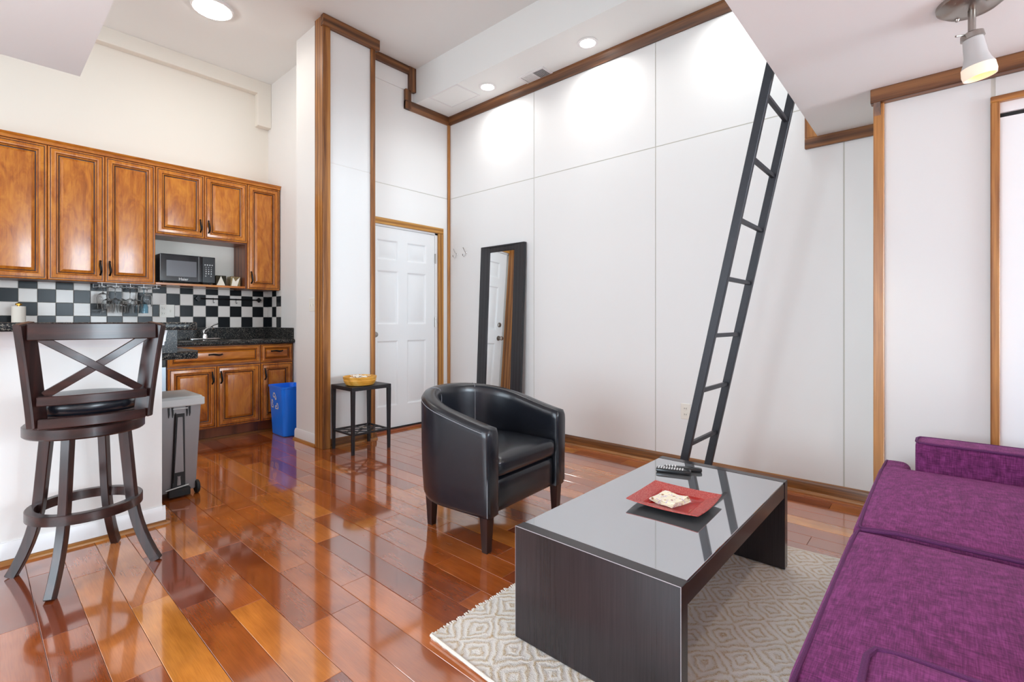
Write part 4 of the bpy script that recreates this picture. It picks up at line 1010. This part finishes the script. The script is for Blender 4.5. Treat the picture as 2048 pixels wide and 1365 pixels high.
# plate
pe = empty('square_plate', (1.80, .772, TZ+.0005), R(2), 'square red textured glass plate on the coffee table', 'plate')
def sq(h, n, z, bow=0, lift=0):
    pts = []
    for s_ in range(4):
        for k in range(n):
            u = -1+2*k/n; p = Vector((h*u, -h+bow*(1-u*u)*-1)); zz_ = z+lift*(u*u)
            a = s_*math.pi/2; pts.append((p.x*math.cos(a)-p.y*math.sin(a), p.x*math.sin(a)+p.y*math.cos(a), zz_))
    return pts
N_ = 10
top = MB(); loft_rings(top, [sq(.135, N_, .021, .005, .005), sq(.134, N_, .0235, .005, .005), sq(.112, N_, .017, .003, .003), sq(.088, N_, .011, 0, .001)], cap0=False); top.build('rim', M['redrim'], pe, 60)
top = MB(); loft_rings(top, [sq(.088, N_, .011, 0, .001), sq(.078, N_, .0045, 0, 0)], cap0=False, cap1=True); top.build('well', M['redin'], pe, 60)
top = MB(); loft_rings(top, [sq(.07, N_, 0), sq(.08, N_, .001), sq(.135, N_, .0205, .005, .005)], cap0=True); top.build('underside', M['plateblk'], pe, 60)
# napkins
mb = MB(); rr_ = random.Random(2)
for k in range(4):
    b = bmesh.new(); bmesh.ops.create_grid(b, x_segments=8, y_segments=8, size=.5)
    ax, ay = .114-.004*k, .106-.003*k
    for v in b.verts:
        u, w_ = v.co.x*2, v.co.y*2
        v.co = Vector((u*ax/2*1.0, w_*ay/2, .004*k+.0015*math.sin(u*3+w_*4+k)+.004*abs(u*w_)))
    bmesh.ops.solidify(b, geom=b.faces[:], thickness=.0035)
    b.transform(Matrix.Rotation(R(-14+3*k), 4, 'Z')); mb._merge(b, 0)
o = mb.build('napkin_stack', M['napkin'], None, 60); o.location = (1.79, .785, TZ+.0115); tag(o, 'folded floral paper napkins on the red plate', 'napkins')
# remotes
def remote(loc, rz, L, wdt, h, label, n):
    e = empty('remote_control', loc, rz, label, 'remote', 'remotes on the coffee table')
    MB().rbox(-L/2, -wdt/2, 0, L/2, wdt/2, h, min(.008, h*.45), 5).build('case', M['blackp'], e)
    bt = MB()
    for i in range(n):
        for j in range(3): bt.rbox(-L*.42+i*L*.075-.003, -wdt*.28+j*wdt*.28-.0032, h-.001, -L*.42+i*L*.075+.003, -wdt*.28+j*wdt*.28+.0032, h+.0018, .001, 1)
    bt.build('buttons', M['white_print'], e)
remote((2.165, .932, TZ), R(-72), .155, .044, .02, 'thick black remote with rows of white buttons, nearer the viewer', 10)
remote((2.228, .915, TZ), R(-66), .17, .036, .018, 'slim black remote lying behind the thicker one', 4)

# ------------------------------------------------------------------ bar stool
bs = empty('bar_stool', (.344, 2.83, 0), 0, 'dark brown swivel bar stool with a crossed back at the breakfast bar', 'bar stool')
def ellipse_profile(r, n=40): return [(r*math.cos(2*math.pi*k/n), r*math.sin(2*math.pi*k/n)) for k in range(n)]
for k, a in enumerate((59, 149, 239, 328)):
    ca, sa = math.cos(R(a)), math.sin(R(a)); pts = []; ws = []; hs = []
    for s_ in [i/14 for i in range(15)]:
        z = .625*(1-s_); r_ = .140+.055*s_+.072*max(0, (s_-.45)/.55)**2.2
        pts.append((r_*ca, r_*sa, z)); ws.append(.033-.002*s_); hs.append(.042-.004*s_)
    MB().sweep(pts, ws, hs, side=(-sa, ca, 0), bev=.003).build('leg', M['esp_z'], bs)
ring = MB(); n = 56; ro, ri, z0, z1 = .198, .168, .262, .302
loft_rings(ring, [[(ro*math.cos(2*math.pi*k/n), ro*math.sin(2*math.pi*k/n), z0) for k in range(n)], [(ro*math.cos(2*math.pi*k/n), ro*math.sin(2*math.pi*k/n), z1-.003) for k in range(n)], [((ro-.003)*math.cos(2*math.pi*k/n), (ro-.003)*math.sin(2*math.pi*k/n), z1) for k in range(n)], [(ri*math.cos(2*math.pi*k/n), ri*math.sin(2*math.pi*k/n), z1) for k in range(n)], [(ri*math.cos(2*math.pi*k/n), ri*math.sin(2*math.pi*k/n), z0) for k in range(n)], [(ro*math.cos(2*math.pi*k/n), ro*math.sin(2*math.pi*k/n), z0) for k in range(n)]], cap0=False)
fr = ring.build('foot_ring', M['esp_x'], bs)
for a in (59, 149, 328):
    for d in (-3.2, 3.2):
        aa = R(a+d); MB().lathe([(0, 0), (.006, 0), (.005, .003), (0, .004)], 10, M4=Matrix.Translation((ri*math.cos(aa), ri*math.sin(aa), .282)) @ Matrix.Rotation(aa, 4, 'Z') @ Matrix.Rotation(R(-90), 4, 'Y')).build('bolt', M['chrome'], fr)
MB().lathe([(0, .608), (.2, .608), (.206, .614), (.206, .652), (.2, .658), (0, .658)], 48).build('seat_ring', M['esp_x'], bs)
MB().lathe([(0, .66), (.188, .66), (.193, .668), (.193, .70), (.188, .705), (0, .705)], 48).build('seat_frame', M['esp_x'], bs)
MB().lathe([(0, .705), (.18, .705), (.194, .722), (.196, .742), (.186, .762), (.15, .775), (.08, .78), (0, .781)], 48).build('seat_cushion', M['leather'], bs)
# back frame
def post(sg):
    pts = []; cen = []
    for s_ in [i/12 for i in range(13)]:
        z = .672+s_*.412; x = sg*(.168+.040*s_**1.15); y = -.172-.020*s_-.028*s_**2.4
        pts.append((x, y, z))
    return pts
for sg in (-1, 1):
    P_ = post(sg); mb = MB(); mb.sweep(P_, .068, .032, side=(-sg*.72, .7, 0), bev=.005); mb.build('back_post', M['esp_z'], bs)
def rail(z, hgt_, dep, bow, x_, y_, nm, th=.022):
    pts = [(x_*u, y_-bow*(1-u*u), z) for u in [i/8-1 for i in range(17)]]
    MB().sweep(pts, th, hgt_, side=(0, 1, 0), bev=.003).build(nm, M['esp_x'], bs)
rail(1.050, .066, .02, .022, .200, -.232, 'top_rail')
rail(.778, .037, .02, .030, .172, -.206, 'back_rail')
rail(.688, .040, .02, .032, .168, -.200, 'back_rail')
for sg in (-1, 1):
    pts = []
    for u in [i/10 for i in range(11)]:
        x = sg*(-.150+.315*u); z = .80+.226*u; y = -.200-.026*u-.020*math.sin(math.pi*u)+sg*.003
        pts.append((x, y, z))
    MB().sweep(pts, .018, .030, side=(0, 1, 0), bev=.002).build('cross_bar', M['esp_x'], bs)

# ------------------------------------------------------------------ sofa
sf = empty('sofa', (1.84, -.3, 0), 0, 'purple linen two seat sofa with piped cushions', 'sofa')
def S(mb, nm, m='linen', ang=60):
    o = mb.build(nm, M[m], sf, ang); o.location = (-1.84, .3, 0); return o
S(MB().box(.84, -.83, .12, 2.84, .135, .31, bev=.01), 'frame')
XM = 1.822
def cushion(x0, x1, ear):
    mb = MB(); mb.rbox(x0, -.70, .315, x1, .215, .455, .03, 14, puff=.034)
    if ear < 0: mb.rbox(.835, .105, .315, x0+.12, .212, .453, .035, 8, puff=.0)
    if ear > 0: mb.rbox(x1-.12, .11, .315, 2.855, .213, .453, .035, 8)
    return mb
c1 = S(cushion(.975, XM-.003, -1), 'seat_cushion'); c2 = S(cushion(XM+.003, 2.705, 1), 'seat_cushion')
def pipe(pts, nm='piping', par=None, r=.005):
    o = MB().tube(pts, r, 8).build(nm, M['piping'], par or sf); 
    if par is None: o.location = (-1.84, .3, 0)
    return o
for zz_ in (.452, .325):
    pipe([(.85, .2, zz_), (1.2, .199, zz_), (1.6, .199, zz_), (XM-.03, .197, zz_), (XM-.010, .19, zz_), (XM-.006, .1, zz_+.012), (XM-.006, -.3, zz_+.012)], par=c1)
    pipe([(2.838, .135, zz_-.012), (2.84, .18, zz_-.012), (2.825, .197, zz_-.006), (2.70, .199, zz_), (2.4, .199, zz_), (2.0, .199, zz_), (XM+.03, .197, zz_), (XM+.010, .19, zz_), (XM+.006, .1, zz_+.012), (XM+.006, -.3, zz_+.012)], par=c2)
def arm(x0, x1, zt=.572, y1=.093):
    mb = MB(); mb.rbox(x0, -.83, .13, x1, y1, zt, .02, 9); a = S(mb, 'arm')
    z = zt-.004; i = .016
    pts = [(x0+.004, -.8, z), (x0+.004, y1-.05, z), (x0+.012, y1-.012, z), (x0+.04, y1-.003, z), (x1-.04, y1-.003, z), (x1-.012, y1-.012, z), (x1-.004, y1-.05, z), (x1-.004, -.8, z)]
    pipe(pts, par=a)
    return a
arm(.822, .972); arm(2.71, 2.862)
mb = MB(); mb.rbox(.84, -.95, .13, 2.84, -.72, .80, .05, 10); S(mb, 'back')
for x0, x1 in ((.98, XM-.003), (XM+.003, 2.70)): S(MB().rbox(x0, -.74, .46, x1, -.56, .83, .05, 8), 'back_cushion')
for x in (.88, 2.8):
    for y in (-.88, .08): S(frust(MB(), .03, .03, .045, .045, 0, .13, .002, x, y, seg=1), 'leg', 'esp_z')
